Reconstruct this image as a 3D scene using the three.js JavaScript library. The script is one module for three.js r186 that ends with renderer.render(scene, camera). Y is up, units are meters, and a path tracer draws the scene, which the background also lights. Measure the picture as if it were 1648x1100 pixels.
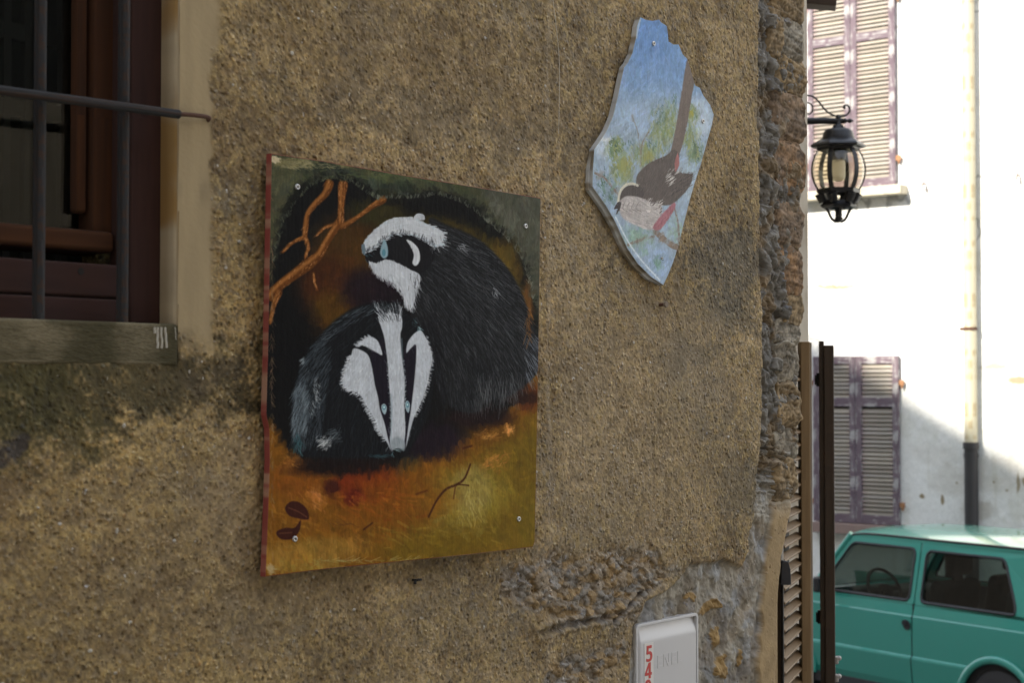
import * as THREE from 'three';
import { mergeGeometries, mergeVertices, toCreasedNormals } from 'three/addons/utils/BufferGeometryUtils.js';
import { RoundedBoxGeometry } from 'three/addons/geometries/RoundedBoxGeometry.js';
import { FontLoader } from 'three/addons/loaders/FontLoader.js';
import { TextGeometry } from 'three/addons/geometries/TextGeometry.js';

// ------------------------------------------------------------ camera, sky, sun, exposure
// The rendered wall lies in the plane z = 0 and runs along +x, the lane is on its +z side, y is up, metres.
const V3 = THREE.Vector3;
const FOCAL = 2600, EYE = new V3(0, 1.6, 1.9), SIN = 0.6312, COS = 0.7756, PITCH = Math.atan(70 / FOCAL);
const scene = new THREE.Scene();
const camera = new THREE.PerspectiveCamera((2 * Math.atan(550 / FOCAL) * 180) / Math.PI, 1024 / 684, 0.05, 3000);
camera.position.copy(EYE);
camera.lookAt(EYE.clone().add(new V3(COS * Math.cos(PITCH), Math.sin(PITCH), -SIN * Math.cos(PITCH))));
camera.focus = 3.4;
camera.userData.fStop = 7.5;
const SUN = new V3(-0.8, 0.56, -0.16).normalize();
{ // hazy bright sky: pale near the horizon, a little bluer overhead, brighter round the sun
  const W = 256, H = 128, d = new Float32Array(W * H * 4);
  for (let j = 0, i = 0; j < H; j++) for (let k = 0; k < W; k++, i += 4) {
    const up = ((j + 0.5) / H - 0.5) * Math.PI, az = ((k + 0.5) / W - 0.5) * 2 * Math.PI, y = Math.sin(up), x = Math.cos(az) * Math.cos(up), z = Math.sin(az) * Math.cos(up);
    const h = Math.pow(1 - Math.max(0, y), 3), c = Math.max(0, x * SUN.x + y * SUN.y + z * SUN.z), g = 0.35 * Math.pow(c, 4) + 0.9 * Math.pow(c, 24);
    d[i] = 1.3 + 0.75 * h + g; d[i + 1] = 1.45 + 0.68 * h + g * 0.97; d[i + 2] = 1.72 + 0.45 * h + g * 0.88; d[i + 3] = 1;
  }
  const t = new THREE.DataTexture(d, W, H, THREE.RGBAFormat, THREE.FloatType);
  t.mapping = THREE.EquirectangularReflectionMapping; t.magFilter = t.minFilter = THREE.LinearFilter; t.wrapS = THREE.RepeatWrapping; t.needsUpdate = true;
  scene.background = t; scene.environment = t;
}
scene.environmentIntensity = 0.3;
const sun = new THREE.DirectionalLight(new THREE.Color(1, 0.93, 0.8), 3.3);
sun.name = 'sun';
sun.position.copy(SUN).multiplyScalar(40).add(new V3(12, 0, -3));
sun.target.position.set(12, 0, -3);
sun.castShadow = true;
sun.shadow.radius = 2.2;
sun.shadow.mapSize.set(4096, 4096);
Object.assign(sun.shadow.camera, { left: -22, right: 22, top: 22, bottom: -22, near: 1, far: 120 });
scene.add(sun, sun.target);
const renderer = new THREE.WebGLRenderer({ antialias: true });
renderer.setSize(1024, 684);
renderer.toneMapping = THREE.LinearToneMapping;
renderer.toneMappingExposure = 3.5;
renderer.shadowMap.enabled = true;
renderer.shadowMap.type = THREE.PCFSoftShadowMap;

// ------------------------------------------------------------ helpers
function rng(seed) {
  let s = seed >>> 0;
  return () => { s = (s + 0x6d2b79f5) | 0; let t = Math.imul(s ^ (s >>> 15), 1 | s); t = (t + Math.imul(t ^ (t >>> 7), 61 | t)) ^ t; return ((t ^ (t >>> 14)) >>> 0) / 4294967296; };
}
const TAB = new Float32Array(65536);
{ const r = rng(77); for (let i = 0; i < 65536; i++) TAB[i] = r(); }
function vn(x, y) {                                           // value noise, 0..1
  const ix = Math.floor(x), iy = Math.floor(y), fx = x - ix, fy = y - iy;
  const sx = fx * fx * (3 - 2 * fx), sy = fy * fy * (3 - 2 * fy);
  const a = (ix & 255) + ((iy & 255) << 8), b = ((ix + 1) & 255) + ((iy & 255) << 8), c = (ix & 255) + (((iy + 1) & 255) << 8), d = ((ix + 1) & 255) + (((iy + 1) & 255) << 8);
  const p = TAB[a] + (TAB[b] - TAB[a]) * sx, q = TAB[c] + (TAB[d] - TAB[c]) * sx;
  return p + (q - p) * sy;
}
function fbm(x, y, n = 4) { let s = 0, a = 0.5, t = 0; for (let i = 0; i < n; i++) { s += a * vn(x, y); t += a; a *= 0.5; x = x * 2.03 + 17.3; y = y * 2.01 + 9.7; } return s / t; }
const clamp = (x, a = 0, b = 1) => (x < a ? a : x > b ? b : x);
const ss = (a, b, x) => { const t = clamp((x - a) / (b - a)); return t * t * (3 - 2 * t); };
const mixn = (a, b, t) => a + (b - a) * t;
const toS = (l) => 255 * (l <= 0.0031308 ? 12.92 * l : 1.055 * Math.pow(l, 1 / 2.4) - 0.055);
const toL = (s) => { s /= 255; return s <= 0.04045 ? s / 12.92 : Math.pow((s + 0.055) / 1.055, 2.4); };

// where the line of sight through a point of the 1648 x 1100 picture meets a plane; used only to measure where things stand
const RIGHT = new V3(SIN, 0, COS), FWD = new V3(COS * Math.cos(PITCH), Math.sin(PITCH), -SIN * Math.cos(PITCH)), UPV = new V3().crossVectors(RIGHT, FWD);
const ray = (px, py) => FWD.clone().multiplyScalar(FOCAL).addScaledVector(RIGHT, px - 824).addScaledVector(UPV, 550 - py);
const onWall = (px, py, z = 0) => { const d = ray(px, py); return EYE.clone().addScaledVector(d, (z - EYE.z) / d.z); };
const FX = 14.2;
const onHouse = (px, py, x = FX) => { const d = ray(px, py); return EYE.clone().addScaledVector(d, (x - EYE.x) / d.x); };
const atDepth = (px, py, depth) => { const d = ray(px, py); const h = new V3(COS, 0, -SIN); return EYE.clone().addScaledVector(d, depth / d.dot(h)); };
const wxy = (px, py, z = 0) => { const p = onWall(px, py, z); return [p.x, p.y]; };

const taken = new Map();
function numbered(name) { const n = taken.get(name) ?? 0; taken.set(name, n + 1); return n ? name + '_' + String(n).padStart(3, '0') : name; }
function tag(o, label, category, group) { Object.assign(o.userData, { label, category }); if (group) o.userData.group = group; return o; }
function thing(name, label, category, pos = [0, 0, 0], turn = 0, group) {
  const o = new THREE.Group(); o.name = numbered(name); o.position.set(...pos); o.rotation.y = turn; scene.add(o);
  return tag(o, label, category, group);
}
function part(parent, name, geo, mat, world = false) {          // world: geometry given in scene coordinates
  if (world) geo.translate(-parent.position.x, -parent.position.y, -parent.position.z);
  const m = new THREE.Mesh(geo, mat); m.name = name; m.castShadow = m.receiveShadow = true;
  parent.add(m); return m;
}
const box = (w, h, d, x = 0, y = 0, z = 0) => new THREE.BoxGeometry(w, h, d).translate(x, y, z);
const boxTo = (x0, x1, y0, y1, z0, z1) => box(x1 - x0, y1 - y0, z1 - z0, (x0 + x1) / 2, (y0 + y1) / 2, (z0 + z1) / 2);
const rbox = (w, h, d, r = 0.004, x = 0, y = 0, z = 0) => new RoundedBoxGeometry(w, h, d, 2, Math.min(r, w / 2.1, h / 2.1, d / 2.1)).translate(x, y, z);
function clean(g) { g = g.index ? g.toNonIndexed() : g; for (const k of Object.keys(g.attributes)) if (!['position', 'normal', 'uv'].includes(k)) g.deleteAttribute(k); return g; }
const merged = (list) => mergeGeometries(list.map(clean));
const std = (o) => new THREE.MeshStandardMaterial({ roughness: 0.9, ...o });
const phys = (o) => new THREE.MeshPhysicalMaterial(o);
const lin = (r, g, b) => new THREE.Color().setRGB(r, g, b);
function canvasTex(w, h, draw, srgb = true) {
  const c = document.createElement('canvas'); c.width = w; c.height = h; draw(c.getContext('2d'), w, h);
  const t = new THREE.CanvasTexture(c); if (srgb) t.colorSpace = THREE.SRGBColorSpace; t.magFilter = THREE.LinearFilter; t.wrapS = t.wrapT = THREE.RepeatWrapping; return t;
}
function dataTex(w, h, fn, srgb = true) {                      // fn(u 0..1, v 0..1 upward) -> [r, g, b] linear 0..1, or a number for grey data
  const d = new Uint8Array(w * h * 4);
  for (let y = 0, i = 0; y < h; y++) for (let x = 0; x < w; x++, i += 4) {
    const c = fn((x + 0.5) / w, (y + 0.5) / h, x, y);
    if (srgb) { d[i] = toS(clamp(c[0])); d[i + 1] = toS(clamp(c[1])); d[i + 2] = toS(clamp(c[2])); } else d[i] = d[i + 1] = d[i + 2] = clamp(c) * 255;
    d[i + 3] = 255;
  }
  const t = new THREE.DataTexture(d, w, h); if (srgb) t.colorSpace = THREE.SRGBColorSpace;
  t.magFilter = t.minFilter = THREE.LinearFilter; t.wrapS = t.wrapT = THREE.RepeatWrapping; t.needsUpdate = true; return t;
}
function uvBox(g, s = 1) {                                     // box-projected uv in metres / s, along-grain axis = longest side stays v
  const p = g.attributes.position, n = g.attributes.normal, uv = new Float32Array(p.count * 2);
  g.computeBoundingBox(); const b = g.boundingBox, sx = b.max.x - b.min.x, sy = b.max.y - b.min.y, sz = b.max.z - b.min.z;
  for (let i = 0; i < p.count; i++) {
    const x = p.getX(i), y = p.getY(i), z = p.getZ(i), ax = Math.abs(n.getX(i)), ay = Math.abs(n.getY(i)), az = Math.abs(n.getZ(i));
    let u, v;
    if (az >= ax && az >= ay) { u = x; v = y; if (sx > sy) [u, v] = [v, u]; } else if (ax >= ay) { u = z; v = y; if (sz > sy) [u, v] = [v, u]; } else { u = x; v = z; if (sx > sz) [u, v] = [v, u]; }
    uv[2 * i] = u / s; uv[2 * i + 1] = v / s;
  }
  g.setAttribute('uv', new THREE.BufferAttribute(uv, 2)); return g;
}
const tube = (pts, r, seg = 40, rs = 8) => new THREE.TubeGeometry(new THREE.CatmullRomCurve3(pts.map((p) => (p.isVector3 ? p : new V3(...p)))), seg, r, rs);
function cyl(a, b, r0, r1 = r0, seg = 20) {
  const A = new V3(...a), B = new V3(...b), d = B.clone().sub(A), g = new THREE.CylinderGeometry(r1, r0, d.length(), seg);
  g.applyQuaternion(new THREE.Quaternion().setFromUnitVectors(new V3(0, 1, 0), d.clone().normalize()));
  return g.translate((A.x + B.x) / 2, (A.y + B.y) / 2, (A.z + B.z) / 2);
}
function inside(poly, x, y) { let c = false; for (let i = 0, j = poly.length - 1; i < poly.length; j = i++) { const [xi, yi] = poly[i], [xj, yj] = poly[j]; if (yi > y !== yj > y && x < ((xj - xi) * (y - yi)) / (yj - yi) + xi) c = !c; } return c; }
function edgeDist(poly, x, y) {
  let m = 1e9;
  for (let i = 0, j = poly.length - 1; i < poly.length; j = i++) {
    const [x1, y1] = poly[j], [x2, y2] = poly[i], dx = x2 - x1, dy = y2 - y1, t = clamp(((x - x1) * dx + (y - y1) * dy) / (dx * dx + dy * dy + 1e-12));
    m = Math.min(m, (x - x1 - t * dx) ** 2 + (y - y1 - t * dy) ** 2);
  }
  return Math.sqrt(m);
}
const signed = (poly, x, y) => (inside(poly, x, y) ? 1 : -1) * edgeDist(poly, x, y);
function along(list, y) {                                     // list of [x, y] with falling y
  if (y >= list[0][1]) return list[0][0];
  for (let i = 1; i < list.length; i++) if (y >= list[i][1]) return mixn(list[i][0], list[i - 1][0], (y - list[i][1]) / (list[i - 1][1] - list[i][1]));
  return list[list.length - 1][0];
}
// ------------------------------------------------------------ wood, metal and other shared materials
function woodTex(base, dark, scale = 1, worn = null, seed = 0) {
  return dataTex(256, 512, (u, v) => {
    const g = fbm(u * 26 * scale + seed, v * 3 + seed, 4), f = vn(u * 90 + seed, v * 7), k = clamp(g * 0.8 + f * 0.35 - 0.1), w = worn ? ss(0.52, 0.7, fbm(u * 7 + 31 + seed, v * 5 + 7, 4) * 0.7 + f * 0.3) : 0;
    return base.map((c, i) => { const q = mixn(dark[i], c, k); return worn ? mixn(q, worn[i], w) : q; });
  });
}
const grain = dataTex(128, 512, (u, v) => fbm(u * 30, v * 4, 4), false);
const M = {
  frameWood: std({ map: woodTex([0.055, 0.022, 0.016], [0.027, 0.011, 0.009]), bumpMap: grain, bumpScale: 0.0012, roughness: 0.95 }),
  sashWood: std({ map: woodTex([0.085, 0.028, 0.005], [0.026, 0.009, 0.002], 1, null, 5), bumpMap: grain, bumpScale: 0.0008, roughness: 0.95,  }),
  iron: std({ map: dataTex(128, 128, (u, v) => { const r = ss(0.52, 0.68, fbm(u * 14, v * 14, 4)); return [mixn(0.02, 0.036, r), mixn(0.021, 0.021, r), mixn(0.023, 0.014, r)]; }), roughness: 0.9, bumpMap: grain, bumpScale: 0.0015 }),
  rust: std({ color: lin(0.09, 0.045, 0.03), roughness: 0.95 }),
  blackMetal: std({ color: lin(0.012, 0.012, 0.014), roughness: 0.42, metalness: 0.3 }),
  steel: std({ color: lin(0.5, 0.5, 0.49), roughness: 0.35, metalness: 0.9 }),
  recess: std({ color: lin(0.015, 0.015, 0.015) }),
  dark: std({ color: lin(0.02, 0.018, 0.016) }),
  leafWood: std({ map: woodTex([0.2, 0.12, 0.045], [0.12, 0.068, 0.025], 1, null, 9), bumpMap: grain, bumpScale: 0.0008, roughness: 0.6 }),
  brownWood: std({ map: woodTex([0.045, 0.025, 0.012], [0.022, 0.012, 0.006], 1, null, 3), bumpMap: grain, bumpScale: 0.0008, roughness: 0.6 }),
  mauve: std({ map: woodTex([0.165, 0.125, 0.148], [0.09, 0.062, 0.08], 1, [0.34, 0.325, 0.325], 13), bumpMap: grain, bumpScale: 0.002, roughness: 0.85 }),
  slat: std({ map: woodTex([0.36, 0.33, 0.29], [0.22, 0.2, 0.18], 1, [0.26, 0.19, 0.2], 21), bumpMap: grain, bumpScale: 0.002, roughness: 0.9 }),
  pane: phys({ color: lin(0.8, 0.84, 0.82), transmission: 1, thickness: 0, roughness: 0.03, ior: 1.5 }),
};

// ------------------------------------------------------------ ground
const groundY = (x) => -1.05 * ss(3.5, 11.2, x);
{
  const xs = [-400, -100, -30, -10, 0, 2, 3, 3.5], zs = [-400, -80, -30, -15, -8, -4, 0, 2, 4, 8, 15, 40, 400];
  for (let x = 4; x <= 15; x += 0.5) xs.push(x);
  xs.push(20, 40, 100, 400);
  const pos = [], uv = [], idx = [];
  for (const z of zs) for (const x of xs) { pos.push(x, groundY(x), z); uv.push(x / 2, z / 2); }
  for (let j = 0; j + 1 < zs.length; j++) for (let i = 0; i + 1 < xs.length; i++) { const a = j * xs.length + i, b = a + xs.length; idx.push(a, b, a + 1, a + 1, b, b + 1); }
  const g = new THREE.BufferGeometry(); g.setAttribute('position', new THREE.Float32BufferAttribute(pos, 3)); g.setAttribute('uv', new THREE.Float32BufferAttribute(uv, 2)); g.setIndex(idx); g.computeVertexNormals();
  const t = dataTex(512, 512, (u, v) => { const k = fbm(u * 8, v * 8, 3) * 0.5 + vn(u * 180, v * 180) * 0.5; return [0.1 + 0.09 * k, 0.098 + 0.085 * k, 0.092 + 0.08 * k]; });
  const m = new THREE.Mesh(g, std({ map: t, roughness: 0.95 })); m.name = 'ground'; m.receiveShadow = true; m.userData = { kind: 'structure' }; scene.add(m);
}

// ------------------------------------------------------------ the rendered wall: height and colour of its face
const X0 = 1.0, X1 = 3.6, Y0 = 0.75, Y1 = 2.75, TW = 2048, TH = 2048, SX = (X1 - X0) / TW, SY = (Y1 - Y0) / TH;
const poly = (list) => list.map(([a, b]) => wxy(a, b));
const JAMB = wxy(290, 350)[0], SILL = wxy(285, 522)[1], SILLB = wxy(200, 582)[1];
const renderEdge = poly([[1221, -60], [1222, 60], [1220, 150], [1221, 260], [1223, 380], [1225, 480], [1229, 570], [1228, 640], [1223, 700], [1219, 770], [1214, 830], [1207, 870], [1205, 1160]]);
const cornerEdge = poly([[1302, -60], [1301, 60], [1299, 150], [1295, 240], [1297, 330], [1295, 420], [1292, 500], [1288, 570], [1287, 700], [1286, 790], [1276, 830], [1264, 880], [1257, 930], [1254, 1020], [1252, 1160]]);
const lossA = poly([[770, 935], [822, 900], [885, 888], [950, 893], [1008, 880], [1062, 888], [1092, 915], [1072, 945], [1036, 975], [1018, 1010], [960, 1000], [900, 1012], [850, 985], [800, 970]]);
const lossB = poly([[1012, 1120], [1020, 1010], [1042, 975], [1080, 948], [1112, 914], [1165, 902], [1195, 916], [1212, 880], [1240, 860], [1240, 1140]]);
const lossC = poly([[872, 1120], [884, 1078], [915, 1056], [975, 1042], [1003, 1030], [1010, 1060], [975, 1085], [925, 1120]]);
const ridges = [[[868, 1022], [900, 1010], [930, 1000], [965, 998], [1000, 985]], [[990, 1000], [1010, 978], [1035, 958]]].map(poly);
const bits = [[1152, 977, 26, 9], [1160, 1030, 13, 16], [1165, 1076, 16, 17], [1198, 1060, 9, 16], [1120, 965, 14, 6]].map(([a, b, w, h]) => { const c = wxy(a, b); return [c[0], c[1], w * 0.0018, h * 0.00125]; });
// patches of another colour on the render: [px, py, rx, ry, r, g, b, strength]
const patches = [
  [150, 610, 310, 84, 0.062, 0.048, 0.018, 0.92], [60, 650, 210, 110, 0.07, 0.062, 0.02, 0.8], [20, 705, 40, 35, 0.06, 0.05, 0.05, 0.8], [230, 640, 130, 50, 0.11, 0.085, 0.04, 0.55], [330, 600, 60, 25, 0.13, 0.1, 0.06, 0.4],
  [1165, 420, 70, 60, 0.13, 0.115, 0.085, 0.7], [1120, 560, 40, 26, 0.13, 0.115, 0.085, 0.65], [1170, 500, 60, 40, 0.14, 0.122, 0.085, 0.6], [1140, 690, 40, 20, 0.14, 0.122, 0.085, 0.6], [1190, 790, 40, 50, 0.16, 0.135, 0.09, 0.55], [1095, 580, 40, 30, 0.13, 0.115, 0.085, 0.6], [1062, 520, 8, 40, 0.17, 0.11, 0.05, 0.6], [1130, 520, 36, 30, 0.36, 0.28, 0.175, 0.5], [1100, 540, 60, 60, 0.2, 0.16, 0.1, 0.35], [690, 120, 330, 130, 0.2, 0.14, 0.07, 0.4], [390, 190, 70, 130, 0.2, 0.14, 0.075, 0.4],
  [560, 940, 260, 30, 0.17, 0.12, 0.06, 0.5], [930, 560, 45, 420, 0.31, 0.245, 0.155, 0.4], [1040, 700, 130, 220, 0.37, 0.285, 0.17, 0.45], [330, 900, 300, 190, 0.34, 0.25, 0.13, 0.35],
  [400, 800, 90, 120, 0.35, 0.26, 0.15, 0.35], [1130, 620, 50, 70, 0.3, 0.25, 0.17, 0.35], [760, 205, 260, 45, 0.19, 0.155, 0.1, 0.4],
  [975, 330, 22, 130, 0.13, 0.1, 0.06, 0.5],
].map(([a, b, rx, ry, ...c]) => { const p = wxy(a, b), q = wxy(a + rx, b), s = wxy(a, b - ry); return [p[0], p[1], Math.abs(q[0] - p[0]), Math.abs(s[1] - p[1]), ...c]; });
const BX = [wxy(1026, 1040, 0.002)[0] + 0.004, wxy(1125, 1040, 0.002)[0] - 0.004, (wxy(1027, 1009, 0.002)[1] + wxy(1126, 988, 0.002)[1]) / 2 - 0.004];
const STREAKX = wxy(884, 300)[0];
const HT = new Float32Array(TW * TH), FINE = new Float32Array(TW * TH), COL = new Float32Array(TW * TH * 3), PEB = new Float32Array(TW * TH);
function worley(x, y) {                                       // nearest and second distance, and the nearest cell's own number
  const ix = Math.floor(x), iy = Math.floor(y); let a = 9, b = 9, id = 0;
  for (let v = -1; v <= 1; v++) for (let u = -1; u <= 1; u++) { const k = ((ix + u) & 255) + (((iy + v) & 255) << 8), px = ix + u + TAB[k], py = iy + v + TAB[(k + 7919) & 65535], d = Math.hypot(x - px, y - py); if (d < a) { b = a; a = d; id = TAB[(k + 31337) & 65535]; } else if (d < b) b = d; }
  return [a, b, id];
}
function segDist(line, x, y) { let m = 1e9; for (let i = 1; i < line.length; i++) { const [x1, y1] = line[i - 1], [x2, y2] = line[i], dx = x2 - x1, dy = y2 - y1, t = clamp(((x - x1) * dx + (y - y1) * dy) / (dx * dx + dy * dy)); m = Math.min(m, Math.hypot(x - x1 - t * dx, y - y1 - t * dy)); } return m; }
for (let j = 0, i = 0; j < TH; j++) {
  const y = Y0 + (j + 0.5) * SY, xe0 = along(renderEdge, y), xc = along(cornerEdge, y), low = y < 1.42;
  const beige = 1 - ss(1.28, 1.36, y);
  for (let k = 0; k < TW; k++, i++) {
    const x = X0 + (k + 0.5) * SX;
    const n0 = fbm(x * 3.1, y * 3.1, 3), n1 = fbm(x * 13, y * 13, 3), n2 = fbm(x * 46 + 5, y * 46, 3), n3 = vn(x * 210, y * 210), n4 = vn(x * 520 + 9, y * 520);
    const wx = (n1 - 0.5) * 0.05 + (n2 - 0.5) * 0.022, wy = (vn(x * 20 + 40, y * 20 + 3) - 0.5) * 0.03 + (vn(x * 60 + 4, y * 60 + 31) - 0.5) * 0.012;
    // base of the roughcast
    let h = (n1 - 0.5) * 0.005 + (n2 - 0.5) * 0.003, f = (n3 - 0.5) * 0.0008 + (n4 - 0.5) * 0.0005, peb = 1;
    const t = clamp(0.5 + (n1 - 0.5) * 0.9 + (n2 - 0.5) * 0.9 + (n0 - 0.5) * 0.5), t2 = clamp(0.5 + (n3 - 0.5) * 0.8 + (n4 - 0.5) * 0.45);
    const m1 = clamp(0.5 + (fbm(x * 7 + 60, y * 7 + 8, 4) - 0.5) * 2.2), m2 = ss(0.55, 0.72, fbm(x * 9 + 90, y * 9 + 33, 5) * 0.85 + n3 * 0.15), d0 = mixn(0.6, 1.36, t2);
    const tt = clamp(0.5 + (t - 0.5) * 1.35), gold = ss(2.45, 1.3, x + (n0 - 0.5) * 0.8); let r = mixn(0.175, 0.385, tt) * mixn(0.76, 1.22, m1) * d0, g = mixn(0.121, mixn(0.292, 0.277, gold), tt) * mixn(0.76, 1.2, m1) * d0, b = mixn(0.056, mixn(0.158, 0.112, gold), tt) * mixn(0.76, 1.17, m1) * d0;
    r = mixn(r, 0.17 * d0, m2 * 0.6); g = mixn(g, 0.145 * d0, m2 * 0.6); b = mixn(b, 0.1 * d0, m2 * 0.6);
    const hu = (vn(x * 150 + 50, y * 150) - 0.5) * 0.5 + (vn(x * 330, y * 330 + 70) - 0.5) * 0.55; r *= 1 + hu * 0.3; g *= 1 + hu * 0.16; b *= 1 - hu * 0.22;
    // lumps of grit of several colours
    const c1 = fbm(x * 105 + 20, y * 105 + 4, 3), c2 = fbm(x * 95 + 70, y * 95 + 40, 3), c3 = fbm(x * 170 + 7, y * 170 + 90, 2), gA = ss(0.5, 0.66, c1) * mixn(0.28, 0.48, ss(1.6, 2.9, x)), gB = ss(0.5, 0.68, c2) * 0.55, gC = ss(0.58, 0.8, c3) * 0.6;
    r = mixn(r, 0.215 * d0, gA); g = mixn(g, 0.185 * d0, gA); b = mixn(b, 0.135 * d0, gA);
    r = mixn(r, 0.36 * d0, gB); g = mixn(g, 0.268 * d0, gB); b = mixn(b, 0.112 * d0, gB);
    r = mixn(r, 0.115 * d0, gC); g = mixn(g, 0.088 * d0, gC); b = mixn(b, 0.055 * d0, gC); h += (c1 - 0.5) * 0.0028 - gC * 0.0009;
    for (const [px, py, rx, ry, pr, pg, pb, s] of patches) {
      const ex = (x + wx * 2 - px) / rx, ey = (y + wy * 2 - py) / ry, q = ex * ex + ey * ey;
      if (q > 2.2) continue;
      const m = s * ss(1.3, 0.1, q + (n2 - 0.5) * 1.5 + (n1 - 0.5) * 0.9 + (n3 - 0.5) * 0.7), d = mixn(0.6, 1.35, clamp(0.5 + (n2 - 0.5) + (n3 - 0.5) * 0.8));
      r = mixn(r, pr * d, m); g = mixn(g, pg * d, m); b = mixn(b, pb * d, m);
    }
    // pale run-off streak down the render
    const sd = Math.abs(x - STREAKX - (vn(3, y * 6) - 0.5) * 0.012);
    if (sd < 0.02) { const m = 0.28 * ss(0.014, 0.002, sd + (n3 - 0.5) * 0.006) * ss(0.25, 0.5, vn(x * 300, y * 16)); r = mixn(r, 0.42, m); g = mixn(g, 0.36, m); b = mixn(b, 0.27, m); }
    // smooth band trowelled round the window
    const bandW = JAMB + 0.066 + (n1 - 0.5) * 0.03 + (n2 - 0.5) * 0.018, band = ss(bandW + 0.006, bandW - 0.006, x) * ss(SILLB - 0.004, SILLB + 0.05, y + (n1 - 0.5) * 0.05);
    if (band > 0) {
      peb *= 1 - band; h = mixn(h, -0.002 + (n0 - 0.5) * 0.002, band); f *= 1 - 0.75 * band;
      const d = 0.86 + 0.28 * clamp(fbm(x * 60, y * 8, 3)), st = ss(0.6, 0.75, fbm(x * 18 + 3, y * 9, 3)) * 0.4;
      r = mixn(r, mixn(0.37 * d, 0.2, st), band); g = mixn(g, mixn(0.29 * d, 0.16, st), band); b = mixn(b, mixn(0.165 * d, 0.095, st), band);
    }
    if (low && x > 2.3) {
      const n5 = fbm(x * 26 + 2, y * 40, 4), n6 = fbm(x * 75, y * 110, 3), rg = clamp(0.5 + (n5 - 0.5) * 1.5 + (n6 - 0.5) * 0.8);
      const a = ss(-0.016, 0.022, signed(lossA, x + wx * 0.8, y + wy * 0.8)), c = ss(-0.012, 0.012, signed(lossC, x + wx * 0.4, y + wy * 0.4)), e = Math.max(a, c);
      if (e > 0) {
        peb *= 1 - 0.3 * e; const [w1, w2, id] = worley(x * 46 + wx * 40, y * 92 + wy * 60), ck = ss(0.1, 0.0, w2 - w1); h = mixn(h, -0.008 + id * 0.009 + (n5 - 0.5) * 0.008 + (n2 - 0.5) * 0.003 - ck * 0.002 + (0.5 - w1) * 0.003, e);
        const gr = clamp(ss(0.42, 0.6, fbm(x * 34 + 8, y * 60, 4)) * 0.6 + ss(0.45, 0.55, (id * 7.3) % 1) * 0.5), dk = mixn(0.85, 1.25, n3) * mixn(0.85, 1.3, (id * 3.7) % 1), pit = ck * 0.6;
        r = mixn(r, mixn(mixn(0.27, 0.22, gr) * dk, 0.07, pit * 0.6), e); g = mixn(g, mixn(mixn(0.19, 0.205, gr) * dk, 0.05, pit * 0.6), e); b = mixn(b, mixn(mixn(0.095, 0.18, gr) * dk, 0.03, pit * 0.6), e);
      }
      for (const L of ridges) { const d = segDist(L, x + wx * 0.35, y + wy * 0.35); if (d < 0.02) { const m = ss(0.009, 0.001, d + (n2 - 0.5) * 0.008); h -= 0.0055 * m; r *= 1 - 0.35 * m; g *= 1 - 0.33 * m; b *= 1 - 0.25 * m; h += 0.004 * ss(0.02, 0.01, d) * (1 - m); } }
    }
    // past the edge of the render: grey lime mortar, and lower down the grey patching round the meter box
    const xe = xe0 + wx * 0.22 + (n3 - 0.5) * 0.003;
    let mo = ss(-0.004, 0.004, x - xe);
    if (low && x > 2.6) mo = Math.max(mo, ss(-0.006, 0.006, signed(lossB, x + wx * 0.35, y + wy * 0.35)));
    if (mo > 0) {
      const n5 = fbm(x * 24 + 11, y * 17, 4), n6 = fbm(x * 80, y * 60, 3), lump = Math.abs(n5 - 0.5) * 2;
      const up = ss(1.25, 1.5, y);
      const [v1, v2, vi] = worley(x * mixn(22, 34, up) + wx * 30, y * mixn(26, 38, up) + wy * 30); let mh = -0.013 + (vi - 0.5) * mixn(0.004, 0.014, up) + (0.45 - v1) * mixn(0.002, 0.006, up) + (Math.floor(n6 * 4) + ss(0.4, 0.6, n6 * 4 - Math.floor(n6 * 4))) * mixn(0.0012, 0.002, up) - 0.003 + (n5 - 0.5) * mixn(0.02, 0.034, up) + (n6 - 0.5) * mixn(0.0028, 0.01, up);
      const ct = fbm(x * 30 + 3, y * 22 + 8, 4); let k2 = mixn(mixn(0.78, 0.6, up), mixn(1.2, 1.4, up), n6) * mixn(0.88, 1.1, n3) * mixn(0.75, 1.22, ct) * mixn(0.82, 1.15, (vi * 5.1) % 1), bl = ss(0.5, 0.7, fbm(x * 26 + 41, y * 26 + 3, 3)) * (1 - up) * 0.8, mr = mixn(mixn(0.33, 0.31, bl), 0.2, up) * k2, mg = mixn(mixn(0.305, 0.32, bl), 0.19, up) * k2, mb = mixn(mixn(0.25, 0.325, bl), 0.168, up) * k2;
      const och = ss(0.48, 0.66, fbm(x * 23 + 70, y * 19 + 5, 4)) * mixn(0.4, 0.85, up);
      mr = mixn(mr, 0.22 * k2, och); mg = mixn(mg, 0.16 * k2, och); mb = mixn(mb, 0.09 * k2, och);
      for (const [bx, by, bw, bh] of bits) { const q = ((x - bx + wx * 0.9) / bw) ** 2 + ((y - by + wy * 0.9) / bh) ** 2 + (n2 - 0.5) * 1.6 + (n3 - 0.5) * 0.6; if (q < 1.4) { const m = ss(1.15, 0.8, q); mh = mixn(mh, mh + 0.004 + (n6 - 0.5) * 0.01, m); const d = mixn(0.7, 1.25, n2); mr = mixn(mr, 0.33 * d, m); mg = mixn(mg, 0.22 * d, m); mb = mixn(mb, 0.09 * d, m); } }
      const bx = beige * ss(xc - 0.086, xc - 0.074, x + (n1 - 0.5) * 0.05 + (n2 - 0.5) * 0.015);                     // ochre render left on the very corner
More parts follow.
